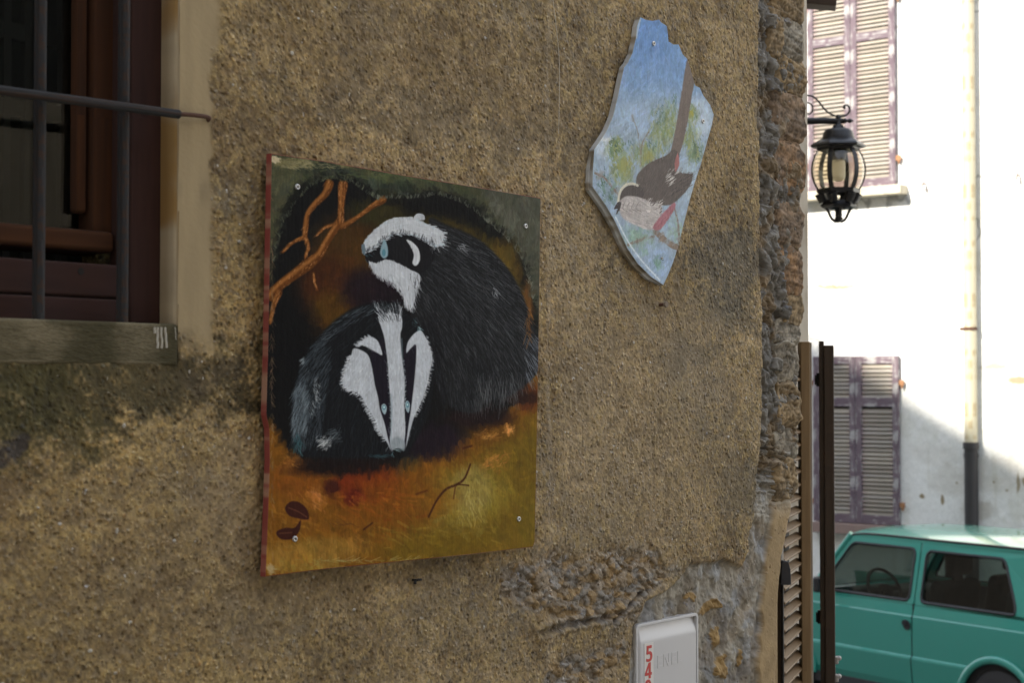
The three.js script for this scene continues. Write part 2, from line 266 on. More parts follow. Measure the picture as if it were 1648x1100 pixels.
      if (bx > 0) { mh = mixn(mh, 0.0 + (n1 - 0.5) * 0.006, bx); const bd = mixn(0.8, 1.15, n2) * mixn(0.85, 1.1, ct); mr = mixn(mr, 0.36 * bd, bx); mg = mixn(mg, 0.26 * bd, bx); mb = mixn(mb, 0.135 * bd, bx); }
      h = mixn(h, mh, mo); r = mixn(r, mr, mo); g = mixn(g, mg, mo); b = mixn(b, mb, mo); peb *= 1 - mo * mixn(0.85, 0.4, up); f *= 1 - 0.4 * mo;
    }
    if (x > BX[0] && x < BX[1] && y < BX[2]) h = -0.05;                             // the niche the meter box sits in
    HT[i] = h; FINE[i] = f; PEB[i] = peb; COL[3 * i] = r; COL[3 * i + 1] = g; COL[3 * i + 2] = b;
  }
}
{ // pebbles and pits thrown into the render
  const R = rng(4242), kinds = [[0.13, 0.09, 0.05], [0.28, 0.2, 0.1], [0.36, 0.275, 0.16], [0.18, 0.13, 0.075], [0.27, 0.23, 0.18], [0.24, 0.15, 0.07], [0.38, 0.3, 0.19], [0.3, 0.23, 0.13]];
  for (let q = 0; q < 150000; q++) {
    const cx = R() * TW, cy = R() * TH, at = (cy | 0) * TW + (cx | 0), size = 0.001 + 0.0027 * R() ** 3, k = R(), pit = R() < 0.17, kk = kinds[(R() * kinds.length) | 0], bright = 0.75 + 0.5 * R(), asp = 0.7 + 0.6 * R(), keep = R();
    if (keep > PEB[at]) continue;
    const clump = vn(cx / 60, cy / 60); if (k > 0.35 + clump) continue;
    const white = R() < 0.008, rx = size * asp / SX, ry = size / asp / SY, nx = Math.ceil(rx), ny = Math.ceil(ry), hgt = size * (pit ? -0.6 : 0.45);
    for (let v = -ny; v <= ny; v++) for (let u = -nx; u <= nx; u++) {
      const x = (cx + u) | 0, y = (cy + v) | 0; if (x < 0 || y < 0 || x >= TW || y >= TH) continue;
      const d = (u / rx) ** 2 + (v / ry) ** 2; if (d > 1) continue;
      const i = y * TW + x, m = pit ? 0.6 : white ? 0.8 : 0.6 * ss(1, 0.5, d);
      FINE[i] += hgt * Math.sqrt(1 - d);
      const cr = white ? 0.5 : COL[3 * i] * (pit ? 0.62 : (kk[0] / 0.25) * bright), cg = white ? 0.48 : COL[3 * i + 1] * (pit ? 0.6 : (kk[1] / 0.185) * bright), cb = white ? 0.43 : COL[3 * i + 2] * (pit ? 0.58 : (kk[2] / 0.1) * bright);
      COL[3 * i] = mixn(COL[3 * i], cr, m); COL[3 * i + 1] = mixn(COL[3 * i + 1], cg, m); COL[3 * i + 2] = mixn(COL[3 * i + 2], cb, m);
    }
  }
}
const wallColour = new Uint8Array(TW * TH * 4), wallBump = new Uint8Array(TW * TH);
for (let i = 0; i < TW * TH; i++) { for (let c = 0; c < 3; c++) wallColour[4 * i + c] = toS(clamp(COL[3 * i + c])); wallColour[4 * i + 3] = 255; wallBump[i] = clamp(0.5 + FINE[i] / 0.008) * 255; }
function rawTex(d, fmt, srgb) { const t = new THREE.DataTexture(d, TW, TH, fmt); if (srgb) t.colorSpace = THREE.SRGBColorSpace; t.magFilter = t.minFilter = THREE.LinearFilter; t.wrapS = t.wrapT = THREE.MirroredRepeatWrapping; t.needsUpdate = true; return t; }
M.render = std({ map: rawTex(wallColour, THREE.RGBAFormat, true), bumpMap: rawTex(wallBump, THREE.RedFormat, false), bumpScale: 0.008, roughness: 0.95 });
const wallUV = (x, y) => [(x - X0) / (X1 - X0), (y - Y0) / (Y1 - Y0)];
function heightAt(x, y) {
  let s = 0; const k = clamp(Math.round((x - X0) / SX - 0.5), 1, TW - 2), j = clamp(Math.round((y - Y0) / SY - 0.5), 1, TH - 2);
  for (let b = -1; b <= 1; b++) for (let a = -1; a <= 1; a++) s += FINE[(j + b) * TW + k + a];
  return HT[j * TW + k] + (s / 9) * 0.6;
}

// ------------------------------------------------------------ the house whose wall we stand beside
const HX0 = -7, HX1 = along(cornerEdge, 1.9) - 0.03, HZ = -10, OPX0 = 0.62, OPTOP = 2.72;
const house = thing('rendered_house', 'old house with rough ochre rendered wall and crumbling stone corner filling the left', 'house', [HX1, 0, 0]);
{
  const NX = 820, NY = 660, BACK = 6, cols = NX + 1 + BACK, pos = [], uv = [], idx = [];
  for (let j = 0; j <= NY; j++) {
    const y = Y0 + ((Y1 - Y0) * j) / NY, xr = along(cornerEdge, y) + (fbm(y * 40, 3.3, 3) - 0.5) * 0.008;
    for (let i = 0; i < cols; i++) {
      const u = Math.min(i, NX) / NX, x = X0 + (xr - X0) * u, back = Math.max(0, i - NX);
      let z = heightAt(x, y); const rd = xr - x; z -= 0.012 * Math.max(0, 1 - rd / 0.018) ** 2;
      if (back) z -= back * back * 0.008;
      pos.push(x - (back > 1 ? (back - 1) * 0.002 : 0), y, z); uv.push(...wallUV(x, y));
    }
  }
  for (let j = 0; j < NY; j++) for (let i = 0; i + 1 < cols; i++) {
    const a = j * cols + i, b = a + cols, x = pos[3 * a + 3], y = pos[3 * b + 1];
    if (x < JAMB + 0.0005 && y > SILLB && y < OPTOP) continue;                       // the window opening, with the sill in its foot
    idx.push(a, a + 1, b, b, a + 1, b + 1);
  }
  const g = new THREE.BufferGeometry(); g.setAttribute('position', new THREE.Float32BufferAttribute(pos, 3)); g.setAttribute('uv', new THREE.Float32BufferAttribute(uv, 2)); g.setIndex(idx); g.computeVertexNormals();
  part(house, 'wall_face', g, M.render, true);
}
const uvWall = (g) => { const p = g.attributes.position, u = new Float32Array(p.count * 2); for (let i = 0; i < p.count; i++) { const n = g.attributes.normal, q = Math.abs(n.getX(i)) > 0.7 ? wallUV(p.getZ(i) + 1.9, p.getY(i)) : wallUV(p.getX(i), p.getY(i)); u[2 * i] = q[0]; u[2 * i + 1] = q[1]; } g.setAttribute('uv', new THREE.BufferAttribute(u, 2)); return g; };
// gable roof line from the edge of the shadow seen on the house across the lane
const throwBack = (px, py) => { const p = onHouse(px, py), t = (p.x - HX1) / -SUN.x; return p.addScaledVector(SUN, t); };
const sA = throwBack(1452, 657), sB = throwBack(1640, 772), slope = (sB.y - sA.y) / (sB.z - sA.z), roofY = (z) => sA.y + slope * (z - sA.z);
{
  const parts = [
    boxTo(X0 - 0.0, JAMB - 0.004, Y0, SILLB - 0.002, -0.4, -0.04), boxTo(JAMB, HX1 - 0.03, -0.3, OPTOP, -0.4, -0.045), boxTo(X0, HX1 - 0.03, OPTOP, Y1, -0.4, -0.045),
    boxTo(HX0, OPX0, -0.3, Y1, -0.4, -0.001), boxTo(OPX0, X0, -0.3, SILLB - 0.002, -0.4, -0.001), boxTo(OPX0, X0, OPTOP, Y1, -0.4, -0.001),
    boxTo(X0, JAMB, -0.3, Y0, -0.4, -0.003), boxTo(JAMB, HX1 - 0.03, -0.3, Y0 - 0.002, -0.2, -0.003),
    boxTo(HX0, HX1 - 0.035, Y1, roofY(0) - 0.02, -0.4, -0.003),
  ];
  part(house, 'wall', merged(parts.map(uvWall)), M.render, true);
  // end walls and back wall under the sloping roof
  for (const [a, b] of [[HX1 - 0.43, HX1 - 0.035], [HX0, HX0 + 0.4]]) {
    const s = new THREE.Shape([[-0.4, -0.5], [HZ, -0.5], [HZ, roofY(HZ) - 0.02], [-0.4, roofY(-0.4) - 0.02]].map(([z, y]) => new THREE.Vector2(-z, y)));
    const g = new THREE.ExtrudeGeometry(s, { depth: b - a, bevelEnabled: false }).rotateY(Math.PI / 2).translate(a, 0, 0);
    part(house, 'end_wall', uvWall(clean(g)), M.render, true);
  }
  part(house, 'back_wall', uvWall(boxTo(HX0 + 0.4, HX1 - 0.44, -0.5, roofY(HZ) - 0.1, HZ, HZ + 0.4)), M.render, true);
  const rl = Math.hypot(-HZ + 0.0, roofY(HZ) - roofY(0)), roof = box(HX1 - HX0 - 0.0, 0.16, rl, 0, 0.06, 0).rotateX(Math.atan2(roofY(HZ) - roofY(0), -HZ)).translate((HX0 + HX1) / 2, (roofY(0) + roofY(HZ)) / 2, HZ / 2);
  part(house, 'roof', roof, std({ color: lin(0.3, 0.13, 0.07) }), true);
  part(house, 'floor', boxTo(HX0 + 0.4, HX1 - 0.44, 0, 0.1, HZ + 0.4, -0.42), M.dark, true);
  part(house, 'room_partition', boxTo(HX0 + 0.4, HX1 - 0.44, 0.1, 2.9, -2.6, -2.5), std({ color: lin(0.12, 0.11, 0.1) }), true);
}
// window: recessed wooden frame, sash, pane, iron bars, sill
{
  const zf = -0.045, fr = thing, win = new THREE.Group(); win.name = 'window'; house.add(win); win.position.set(0, 0, 0);
  const P = (name, g, m) => { g.translate(-HX1, 0, 0); const q = new THREE.Mesh(g, m); q.name = name; q.castShadow = q.receiveShadow = true; win.add(q); return q; };
  const fx0 = wxy(207, 300, zf)[0], base = wxy(150, 508, zf)[1], rail = wxy(150, 422, zf)[1];
  const zs = zf - 0.045, sx0 = wxy(118, 300, zs)[0] + 0.012, sy0 = wxy(100, 372, zs)[1], xg = wxy(118, 300, zs - 0.02)[0];
  P('frame_stile', uvBox(rbox(JAMB + 0.0 - fx0, OPTOP - base, 0.05, 0.004, (JAMB + fx0) / 2 + 0.004, (OPTOP + base) / 2 - 0.01, zf - 0.025), 0.5), M.frameWood);
  const lowA = wxy(100, 478, zf)[1];
  P('frame_rail', uvBox(rbox(fx0 - OPX0 - 0.002, rail - lowA - 0.003, 0.05, 0.005, (fx0 + OPX0) / 2, (rail + lowA) / 2, zf - 0.027), 0.5), M.frameWood);
  P('frame_rail', uvBox(rbox(fx0 - OPX0 - 0.002, lowA - base + 0.03, 0.05, 0.005, (fx0 + OPX0) / 2, (lowA + base) / 2 - 0.015, zf - 0.02), 0.5), M.frameWood);
  const hole = wxy(132, 437, zf);
  P('weep_hole', new THREE.CylinderGeometry(0.0052, 0.0052, 0.004, 16).rotateX(Math.PI / 2).translate(hole[0], hole[1], zf - 0.0035), M.recess);
  const sw = fx0 - sx0;
  const s1 = wxy(150, 300, zs)[0];
  P('sash_stile', uvBox(rbox(fx0 - s1 + 0.03, OPTOP - sy0, 0.04, 0.006, (fx0 + s1) / 2 + 0.016, (OPTOP + sy0) / 2, zs - 0.02), 0.5), M.sashWood);
  P('sash_bead', uvBox(rbox(s1 - sx0 - 0.004, OPTOP - sy0 - 0.03, 0.02, 0.006, (sx0 + s1) / 2 - 0.002, (OPTOP + sy0) / 2 + 0.015, zs - 0.018), 0.5), M.sashWood);
  P('sash_rail', uvBox(rbox(fx0 - OPX0, 0.032, 0.05, 0.008, (fx0 + OPX0) / 2, sy0 - 0.012, zs - 0.01), 0.5), M.sashWood);
  P('sash_rail', uvBox(rbox(fx0 - OPX0, rail - sy0 + 0.06, 0.02, 0.003, (fx0 + OPX0) / 2, (rail + sy0) / 2, zs - 0.045), 0.5), M.frameWood);
  P('pane', boxTo(OPX0 + 0.04, sx0 + 0.004, sy0, OPTOP, zs - 0.03, zs - 0.026), M.pane);
  // an inner lattice behind the pane and a grey curtain
  const zi = zs - 0.09, lat = [];
  const y2 = wxy(60, 178, zi)[1], y1 = wxy(60, 62, zi)[1];
  for (const px of [12, 46, 105]) { const x = wxy(px, 200, zi)[0]; P('inner_bar', boxTo(x - 0.006, x + 0.006, 1.5, OPTOP, zi - 0.012, zi), M.dark); }
  for (const y of [y2, y1 + 0.005]) P('inner_bar', boxTo(OPX0, JAMB, y - 0.012, y + 0.012, zi - 0.016, zi - 0.001), M.dark);
  const cur = new THREE.PlaneGeometry(JAMB - OPX0, OPTOP - 1.4, 60, 1), cp = cur.attributes.position; for (let i = 0; i < cp.count; i++) cp.setZ(i, Math.sin(cp.getX(i) * 70) * 0.012 + Math.sin(cp.getX(i) * 31) * 0.01); cur.computeVertexNormals();
  P('curtain', cur.translate((JAMB + OPX0) / 2, (OPTOP + 1.4) / 2, zi - 0.08), std({ color: lin(0.025, 0.028, 0.026), side: THREE.DoubleSide }));
  // reveal of smooth plaster
  const rev = new RoundedBoxGeometry(0.05, OPTOP - SILL + 0.02, 0.1, 3, 0.012).translate(JAMB + 0.0235, (OPTOP + SILL) / 2, -0.0535);
  const rp = rev.attributes.position, rn = rev.attributes.normal; for (let i = 0; i < rp.count; i++) { const q = (fbm(rp.getY(i) * 9, 3, 3) - 0.5) * 0.006; rp.setX(i, rp.getX(i) + q); }
  const rt = dataTex(128, 1024, (u, v) => { const k = fbm(u * 5, v * 26, 4), st = ss(0.5, 0.7, fbm(u * 6 + 9, v * 11, 3)), d = 0.75 + 0.5 * k; return [mixn(0.4 * d, 0.34, st), mixn(0.33 * d, 0.21, st), mixn(0.22 * d, 0.075, st)]; });
  part(house, 'window_reveal', uvBox(clean(rev), 1.2), std({ map: rt }), true);
  // sill block, stained green and splashed white
  const st = canvasTex(1024, 256, (c, w, h) => {
    const im = c.createImageData(w, h), spots = [[60, 80, 1], [215, 42, 0.9], [135, 60, -0.9], [272, 26, -0.7], [-80, 60, 0.5], [-180, 70, -0.6]].map(([px, r, a]) => { const q = wxy(px, 550)[0]; return [((q - OPX0) / (JAMB - OPX0)) * w, (Math.abs(wxy(px + r, 550)[0] - q) / (JAMB - OPX0)) * w, a]; });
    for (let y = 0; y < h; y++) for (let x = 0; x < w; x++) {
      const n = fbm(x / 34 + 9, y / 95, 5), f = vn(x / 4, y / 11) * 0.5 + vn(x / 1.7, y / 5) * 0.5; let k = (n - 0.5) * 1.6;
      for (const [cx, r, a] of spots) k += a * 0.45 * ss(1.2, 0.2, Math.abs(x - cx) / r + (n - 0.5) * 1.2);
      k = clamp(0.36 + k - 0.35 * ss(0.55, 1, y / h + (n - 0.5) * 0.8)); const d = 0.72 + 0.5 * f, q = (y * w + x) * 4;
      im.data[q] = toS(mixn(0.05, 0.165, k) * d); im.data[q + 1] = toS(mixn(0.042, 0.138, k) * d); im.data[q + 2] = toS(mixn(0.014, 0.08, k) * d); im.data[q + 3] = 255;
    }
    c.putImageData(im, 0, 0);
  });
  const sill = new RoundedBoxGeometry(JAMB - OPX0 - 0.004, SILL - SILLB + 0.006, 0.36, 3, 0.005).translate((JAMB + OPX0) / 2, (SILL + SILLB) / 2 - 0.003, -0.1787);
  const sp = sill.attributes.position, su = new Float32Array(sp.count * 2); for (let i = 0; i < sp.count; i++) { su[2 * i] = (sp.getX(i) - OPX0) / (JAMB - OPX0); su[2 * i + 1] = (sp.getY(i) - SILLB) / (SILL - SILLB) + sp.getZ(i); }
  sill.setAttribute('uv', new THREE.BufferAttribute(su, 2));
  const sm = part(house, 'window_sill', sill, std({ map: st, bumpMap: dataTex(512, 128, (u, v) => fbm(u * 60, v * 12, 4) * 0.7 + vn(u * 200, v * 40) * 0.3, false), bumpScale: 0.0022 }), true);
  const R = rng(8), drips = [];
  for (const [px, len] of [[249, 10], [254, 34], [260, 34], [267, 33], [283, 20]]) {
    const a = wxy(px, 527, 0.002), b = wxy(px + 1, 527 + len, 0.002), pts = []; for (let i = 0; i <= 5; i++) pts.push(new V3(mixn(a[0], b[0], i / 5) + (R() - 0.5) * 0.002, mixn(a[1], b[1], i / 5), 0.0012));
    drips.push(tube(pts, px === 283 ? 0.0007 : 0.0021, 20, 6).scale(1, 1, 1));
  }
  const dg = merged(drips); dg.translate(-HX1, 0, 0); const dm = new THREE.Mesh(dg, std({ color: lin(0.42, 0.4, 0.34) })); dm.name = 'white_drips'; sm.add(dm);
  // iron bars: two uprights and a flat-ended cross bar
  const grille = new THREE.Group(); grille.name = 'window_grille'; house.add(grille);
  const G = (name, g, m) => { g.translate(-HX1, 0, 0); const q = new THREE.Mesh(g, m); q.name = name; q.castShadow = q.receiveShadow = true; grille.add(q); };
  for (const px of [62, 197]) { const p = wxy(px, 513, -0.012); G('upright_bar', uvBox(clean(new THREE.CylinderGeometry(0.0086, 0.0086, OPTOP - SILL + 0.03, 16).translate(p[0], (OPTOP + SILL) / 2 + 0.002, -0.012)), 0.1), M.iron); }
  for (const px of [-75, -215]) { const p = wxy(px, 513, -0.012); G('upright_bar', uvBox(clean(new THREE.CylinderGeometry(0.0086, 0.0086, OPTOP - SILL + 0.03, 16).translate(p[0], (OPTOP + SILL) / 2 + 0.002, -0.012)), 0.1), M.iron); }
  const e = wxy(288, 184, 0.008), w = wxy(0, 145, 0.008), k = (e[1] - w[1]) / (e[0] - w[0]);
  G('cross_bar', cyl([OPX0, e[1] + k * (OPX0 - e[0]), 0.008], [e[0], e[1], 0.008], 0.0068), M.iron);
  const f = wxy(337, 190, 0.004); G('bar_end', tube([[e[0] - 0.004, e[1], 0.008], [(e[0] + f[0]) / 2, (e[1] + f[1]) / 2 + 0.001, 0.009], [f[0], f[1], 0.004], [f[0] + 0.004, f[1] - 0.003, -0.006]], 0.0034, 20, 8), M.rust);
}
// stones of the corner, set in the grey mortar
function rockGeo(w, h, d, seed, rough, colours) {
  let g = new THREE.BoxGeometry(w, h, d, Math.max(4, Math.round(w / 0.0026)), Math.max(4, Math.round(h / 0.0026)), Math.max(3, Math.round(d / 0.008)));
  g.deleteAttribute('uv'); g.deleteAttribute('normal'); g = mergeVertices(g, 1e-5);
  const p = g.attributes.position, col = new Float32Array(p.count * 3), r0 = Math.min(w, h, d) * 0.12, RR = rng(seed * 91 + 7), cuts = [];
  for (let i = 0; i < 40; i++) { const n = new V3((RR() * 2 - 1) / w, (RR() * 2 - 1) / h, (RR() * 1.7 - 0.3) / d * 0.8).normalize(); cuts.push([n, (Math.abs(n.x) * w + Math.abs(n.y) * h + Math.abs(n.z) * d) * 0.5 * mixn(0.74, 0.95, RR())]); }
  for (let i = 0; i < p.count; i++) {
    let x = p.getX(i), y = p.getY(i), z = p.getZ(i);
    const cx = clamp(x, -w / 2 + r0, w / 2 - r0), cy = clamp(y, -h / 2 + r0, h / 2 - r0), cz = clamp(z, -d / 2 + r0, d / 2 - r0), v = new V3(x - cx, y - cy, z - cz), l = v.length() || 1;
    const nx = v.x / l, ny = v.y / l, nz = v.z / l, a = fbm(x * 17 + seed * 3.1 + z * 11, y * 17 + seed * 1.7 + z * 7, 3) - 0.5, bb = fbm(x * 60 + seed + z * 40, y * 90 - seed + z * 40, 3) - 0.5, lay = fbm(x * 9 + seed, y * 130 + x * 22 + seed, 2) - 0.5;
    const cr = ss(0.05, 0.0, Math.abs(fbm(x * 15 + seed * 7, y * 24 + z * 15, 3) - 0.5)), gr = vn(x * 260 + seed + z * 200, y * 260) - 0.5;
    const off = Math.min(l, r0) + rough * (a * 0.01 + bb * 0.005 + lay * 0.006 + gr * 0.0035);
    const Q = new V3(cx + nx * off, cy + ny * off, cz + nz * off); for (const [n, o] of cuts) { const e = n.dot(Q) - o - gr * 0.0022 - bb * 0.004 - lay * 0.004; if (e > 0) Q.addScaledVector(n, -e * 0.97); }
    p.setXYZ(i, Q.x, Q.y, Q.z);
    const t = clamp(0.5 + (fbm(x * 22 + seed * 5, y * 30 + seed + z * 20, 4) - 0.5) * 2.4), k = mixn(0.5, 1.45, clamp(0.5 + bb * 1.6 + gr * 0.8 + (vn(x * 110 + seed, y * 110) - 0.5) * 0.5)), A = colours[0], B = colours[1];
    for (let c = 0; c < 3; c++) col[3 * i + c] = mixn(A[c], B[c], t) * k;
  }
  g.setAttribute('color', new THREE.BufferAttribute(col, 3)); g.computeVertexNormals(); return g;
}
{
  const sm = std({ vertexColors: true, roughness: 0.95 });
  const och = [[0.3, 0.22, 0.12], [0.19, 0.14, 0.08]], red = [[0.24, 0.165, 0.1], [0.16, 0.12, 0.085]], grey = [[0.29, 0.26, 0.2], [0.18, 0.155, 0.115]], orange = [[0.29, 0.17, 0.08], [0.19, 0.135, 0.09]];
  // [left px, right px, top py, bottom py, colours, roughness, set]
  const list = [[1246, 1307, -55, 38, och, 1.2], [1258, 1305, 24, 98, grey, 1.3], [1240, 1264, 10, 96, och, 1], [1252, 1304, 84, 156, och, 1.4], [1246, 1302, 146, 232, red, 0.8], [1250, 1300, 224, 313, orange, 0.8], [1250, 1301, 319, 402, red, 0.8], [1258, 1299, 394, 484, orange, 0.9],
    [1268, 1297, 472, 526, och, 1.2], [1254, 1295, 512, 562, grey, 1.3], [1248, 1292, 548, 628, grey, 1.5], [1250, 1291, 614, 698, och, 1.5], [1250, 1290, 680, 750, grey, 1.4], [1248, 1288, 734, 808, och, 1.2]];
  list.forEach(([a, b, t, l, c, rough], i) => {
    const p = onWall(a, (t + l) / 2), q = onWall(b, (t + l) / 2), y1 = onWall((a + b) / 2, t).y, y0 = onWall((a + b) / 2, l).y, w = q.x - p.x, d = 0.09;
    const g = rockGeo(w, y1 - y0, d, i + 2, rough, c).translate((p.x + q.x) / 2, (y0 + y1) / 2, -d / 2 - 0.005 + 0.006 * ((i * 7) % 3) / 2);
    part(house, 'corner_stone', g, sm, true);
  });
}
// ------------------------------------------------------------ the badger panel
// Canvas helper: paths are given in picture points and laid out on the panel's own face (metres on the wall -> canvas).
const PAINT = 1.5;                                             // pigment strength: linear gain from mixed colour to albedo
function facePainter(c, toXY, xl, xr, yb, yt, w, h) {
  const P = (px, py) => { const [x, y] = toXY(px, py); return [((x - xl) / (xr - xl)) * w, ((yt - y) / (yt - yb)) * h]; };
  const path = (pts, close = true, smooth = true) => {
    const q = pts.map((p) => P(...p)), n = q.length; c.beginPath(); c.moveTo(...q[0]);
    if (!smooth) for (const p of q) c.lineTo(...p);
    else for (let i = 0; i < (close ? n : n - 1); i++) {
      const g = (k) => (close ? q[(k + n) % n] : q[clamp(k, 0, n - 1)]), a = g(i - 1), b = g(i), d = g(i + 1), e = g(i + 2);
      c.bezierCurveTo(b[0] + (d[0] - a[0]) / 6, b[1] + (d[1] - a[1]) / 6, d[0] - (e[0] - b[0]) / 6, d[1] - (e[1] - b[1]) / 6, ...d);
    }
    if (close) c.closePath();
  };
  const o = {
    P,
    fill(pts, col, smooth = true, blur = 0) { c.save(); if (blur) c.filter = 'blur(' + blur + 'px)'; path(pts, true, smooth); c.fillStyle = col; c.fill(); c.restore(); },
    line(pts, col, wd, blur = 0) { c.save(); if (blur) c.filter = 'blur(' + blur + 'px)'; path(pts, false); c.strokeStyle = col; c.lineWidth = wd; c.lineCap = 'round'; c.lineJoin = 'round'; c.stroke(); c.restore(); },
    blob(px, py, rx, ry, col, a = 1, rot = 0) { const p = P(px, py), q = P(px + rx, py), s = P(px, py + ry), ax = Math.hypot(q[0] - p[0], q[1] - p[1]), ay = Math.hypot(s[0] - p[0], s[1] - p[1]); c.save(); c.globalAlpha = a; c.translate(...p); c.rotate(rot); c.scale(ax, ay); const g = c.createRadialGradient(0, 0, 0.1, 0, 0, 1); g.addColorStop(0, col); g.addColorStop(0.5, col); g.addColorStop(1, col + '00'); c.fillStyle = g; c.beginPath(); c.arc(0, 0, 1, 0, 7); c.fill(); c.restore(); },
    oval(px, py, rx, ry, col, rot = 0) { const p = P(px, py), q = P(px + rx, py), s = P(px, py + ry); c.fillStyle = col; c.beginPath(); c.ellipse(...p, Math.hypot(q[0] - p[0], q[1] - p[1]), Math.hypot(s[0] - p[0], s[1] - p[1]), rot, 0, 7); c.fill(); },
    // short brush hairs inside an outline; dir(px, py) -> [dx, dy] in picture points
    hairs(pts, n, cols, dir, len, wd, R, alpha = 0.6) {
      let x0 = 1e9, x1 = -1e9, y0 = 1e9, y1 = -1e9; for (const [a, b] of pts) { x0 = Math.min(x0, a); x1 = Math.max(x1, a); y0 = Math.min(y0, b); y1 = Math.max(y1, b); }
      c.lineCap = 'round';
      for (let i = 0; i < n; i++) {
        const a = x0 + (x1 - x0) * R(), b = y0 + (y1 - y0) * R(); if (!inside(pts, a, b)) continue;
        const d = dir(a, b), l = len * (0.5 + R()) / Math.hypot(...d), j = (R() - 0.5) * 0.5, ex = a + (d[0] + d[1] * j) * l, ey = b + (d[1] - d[0] * j) * l;
        c.globalAlpha = alpha * (0.4 + 0.6 * R()); c.strokeStyle = cols[(R() * cols.length) | 0]; c.lineWidth = wd * (0.5 + R());
        const p = P(a, b), q = P(ex, ey); c.beginPath(); c.moveTo(...p); c.quadraticCurveTo((p[0] + q[0]) / 2 + (R() - 0.5) * 4, (p[1] + q[1]) / 2 + (R() - 0.5) * 4, ...q); c.stroke();
      }
      c.globalAlpha = 1;
    },
    // a soft brushed rim along an outline
    fringe(pts, n, cols, dir, len, wd, R, alpha = 0.75) {
      const m = pts.length; c.lineCap = 'round';
      for (let i = 0; i < n; i++) { const k = (R() * m) | 0, t = R(), p = pts[k], q = pts[(k + 1) % m], a = mixn(p[0], q[0], t) + (R() - 0.5) * 3, b = mixn(p[1], q[1], t) + (R() - 0.5) * 3, d = dir(a, b), l = (len * (0.4 + R())) / Math.hypot(...d), j = (R() - 0.5) * 0.8; c.globalAlpha = alpha * (0.4 + 0.6 * R()); c.strokeStyle = cols[(R() * cols.length) | 0]; c.lineWidth = wd * (0.5 + R()); const A = P(a, b), B = P(a + (d[0] + d[1] * j) * l, b + (d[1] - d[0] * j) * l); c.beginPath(); c.moveTo(...A); c.lineTo(...B); c.stroke(); }
      c.globalAlpha = 1;
    },
    // dabs scattered round a point
    dabs(px, py, rx, ry, n, cols, len, wd, R, ang = 0.7, alpha = 0.7) {
      for (let i = 0; i < n; i++) { const a = px + (R() + R() - 1) * rx, b = py + (R() + R() - 1) * ry, t = ang + (R() - 0.5) * 1.1, l = len * (0.4 + R()); c.globalAlpha = alpha * (0.4 + 0.6 * R()); c.strokeStyle = cols[(R() * cols.length) | 0]; c.lineWidth = wd * (0.5 + R()); c.lineCap = 'round'; const p = P(a, b), q = P(a + Math.cos(t) * l, b + Math.sin(t) * l); c.beginPath(); c.moveTo(...p); c.lineTo(...q); c.stroke(); }
      c.globalAlpha = 1;
    },
  };
  // loaded-brush strokes that pick up and drag the paint already there
  o.work = (n, len, wd, ang, spread, R, jit, alpha) => {
    const W = c.canvas.width, Hh = c.canvas.height, d = c.getImageData(0, 0, W, Hh).data; c.lineCap = 'round';
    for (let i = 0; i < n; i++) {
      const x = R() * W, y = R() * Hh, k = ((y | 0) * W + (x | 0)) * 4, t = ang(x / W, y / Hh) + (R() - 0.5) * spread, l = len * (0.4 + R()), m = 1 + (R() + R() - 1) * jit, q = (v, s) => Math.max(0, Math.min(255, Math.round(v * m * s + (m - 1) * 8)));
      c.globalAlpha = alpha * (0.5 + 0.5 * R()); c.strokeStyle = 'rgb(' + q(d[k], 1 + (R() - 0.5) * jit * 0.3) + ',' + q(d[k + 1], 1) + ',' + q(d[k + 2], 1 + (R() - 0.5) * jit * 0.4) + ')'; c.lineWidth = wd * (0.5 + R());
      c.beginPath(); c.moveTo(x - (Math.cos(t) * l) / 2, y - (Math.sin(t) * l) / 2); c.lineTo(x + (Math.cos(t) * l) / 2, y + (Math.sin(t) * l) / 2); c.stroke();
    }
    c.globalAlpha = 1;
  };
  return o;
}
// brush marks, canvas tooth and pigment strength over the whole picture
function finish(c, w, h, gain, tooth, seed) {
  const im = c.getImageData(0, 0, w, h), d = im.data;
  for (let y = 0, i = 0; y < h; y++) for (let x = 0; x < w; x++, i += 4) {
    const k = 1 + tooth * ((fbm(x / 5 + seed, y / 60, 2) - 0.5) * 0.9 + (vn(x / 1.7, y / 9 + seed) - 0.5) * 0.9 + (fbm(x / 40, y / 24 + seed, 3) - 0.5) * 0.8);
    for (let q = 0; q < 3; q++) d[i + q] = toS(clamp(toL(d[i + q]) * gain * k));
  }
  c.putImageData(im, 0, 0);
}
const PZ = 0.0225;                                             // the panel's face stands this far off the wall
const panelPts = [[437, 247], [520, 259], [650, 282], [760, 300], [870, 319], [869, 420], [867, 560], [864, 720], [861, 872], [858, 881], [760, 893], [640, 905], [520, 917], [427, 929], [431, 830], [434, 740], [433, 690], [428, 668], [431, 560], [434, 400]];
const panelXY = panelPts.map(([a, b]) => wxy(a, b, PZ));
const pxl = Math.min(...panelXY.map((p) => p[0])), pxr = Math.max(...panelXY.map((p) => p[0])), pyb = Math.min(...panelXY.map((p) => p[1])), pyt = Math.max(...panelXY.map((p) => p[1]));
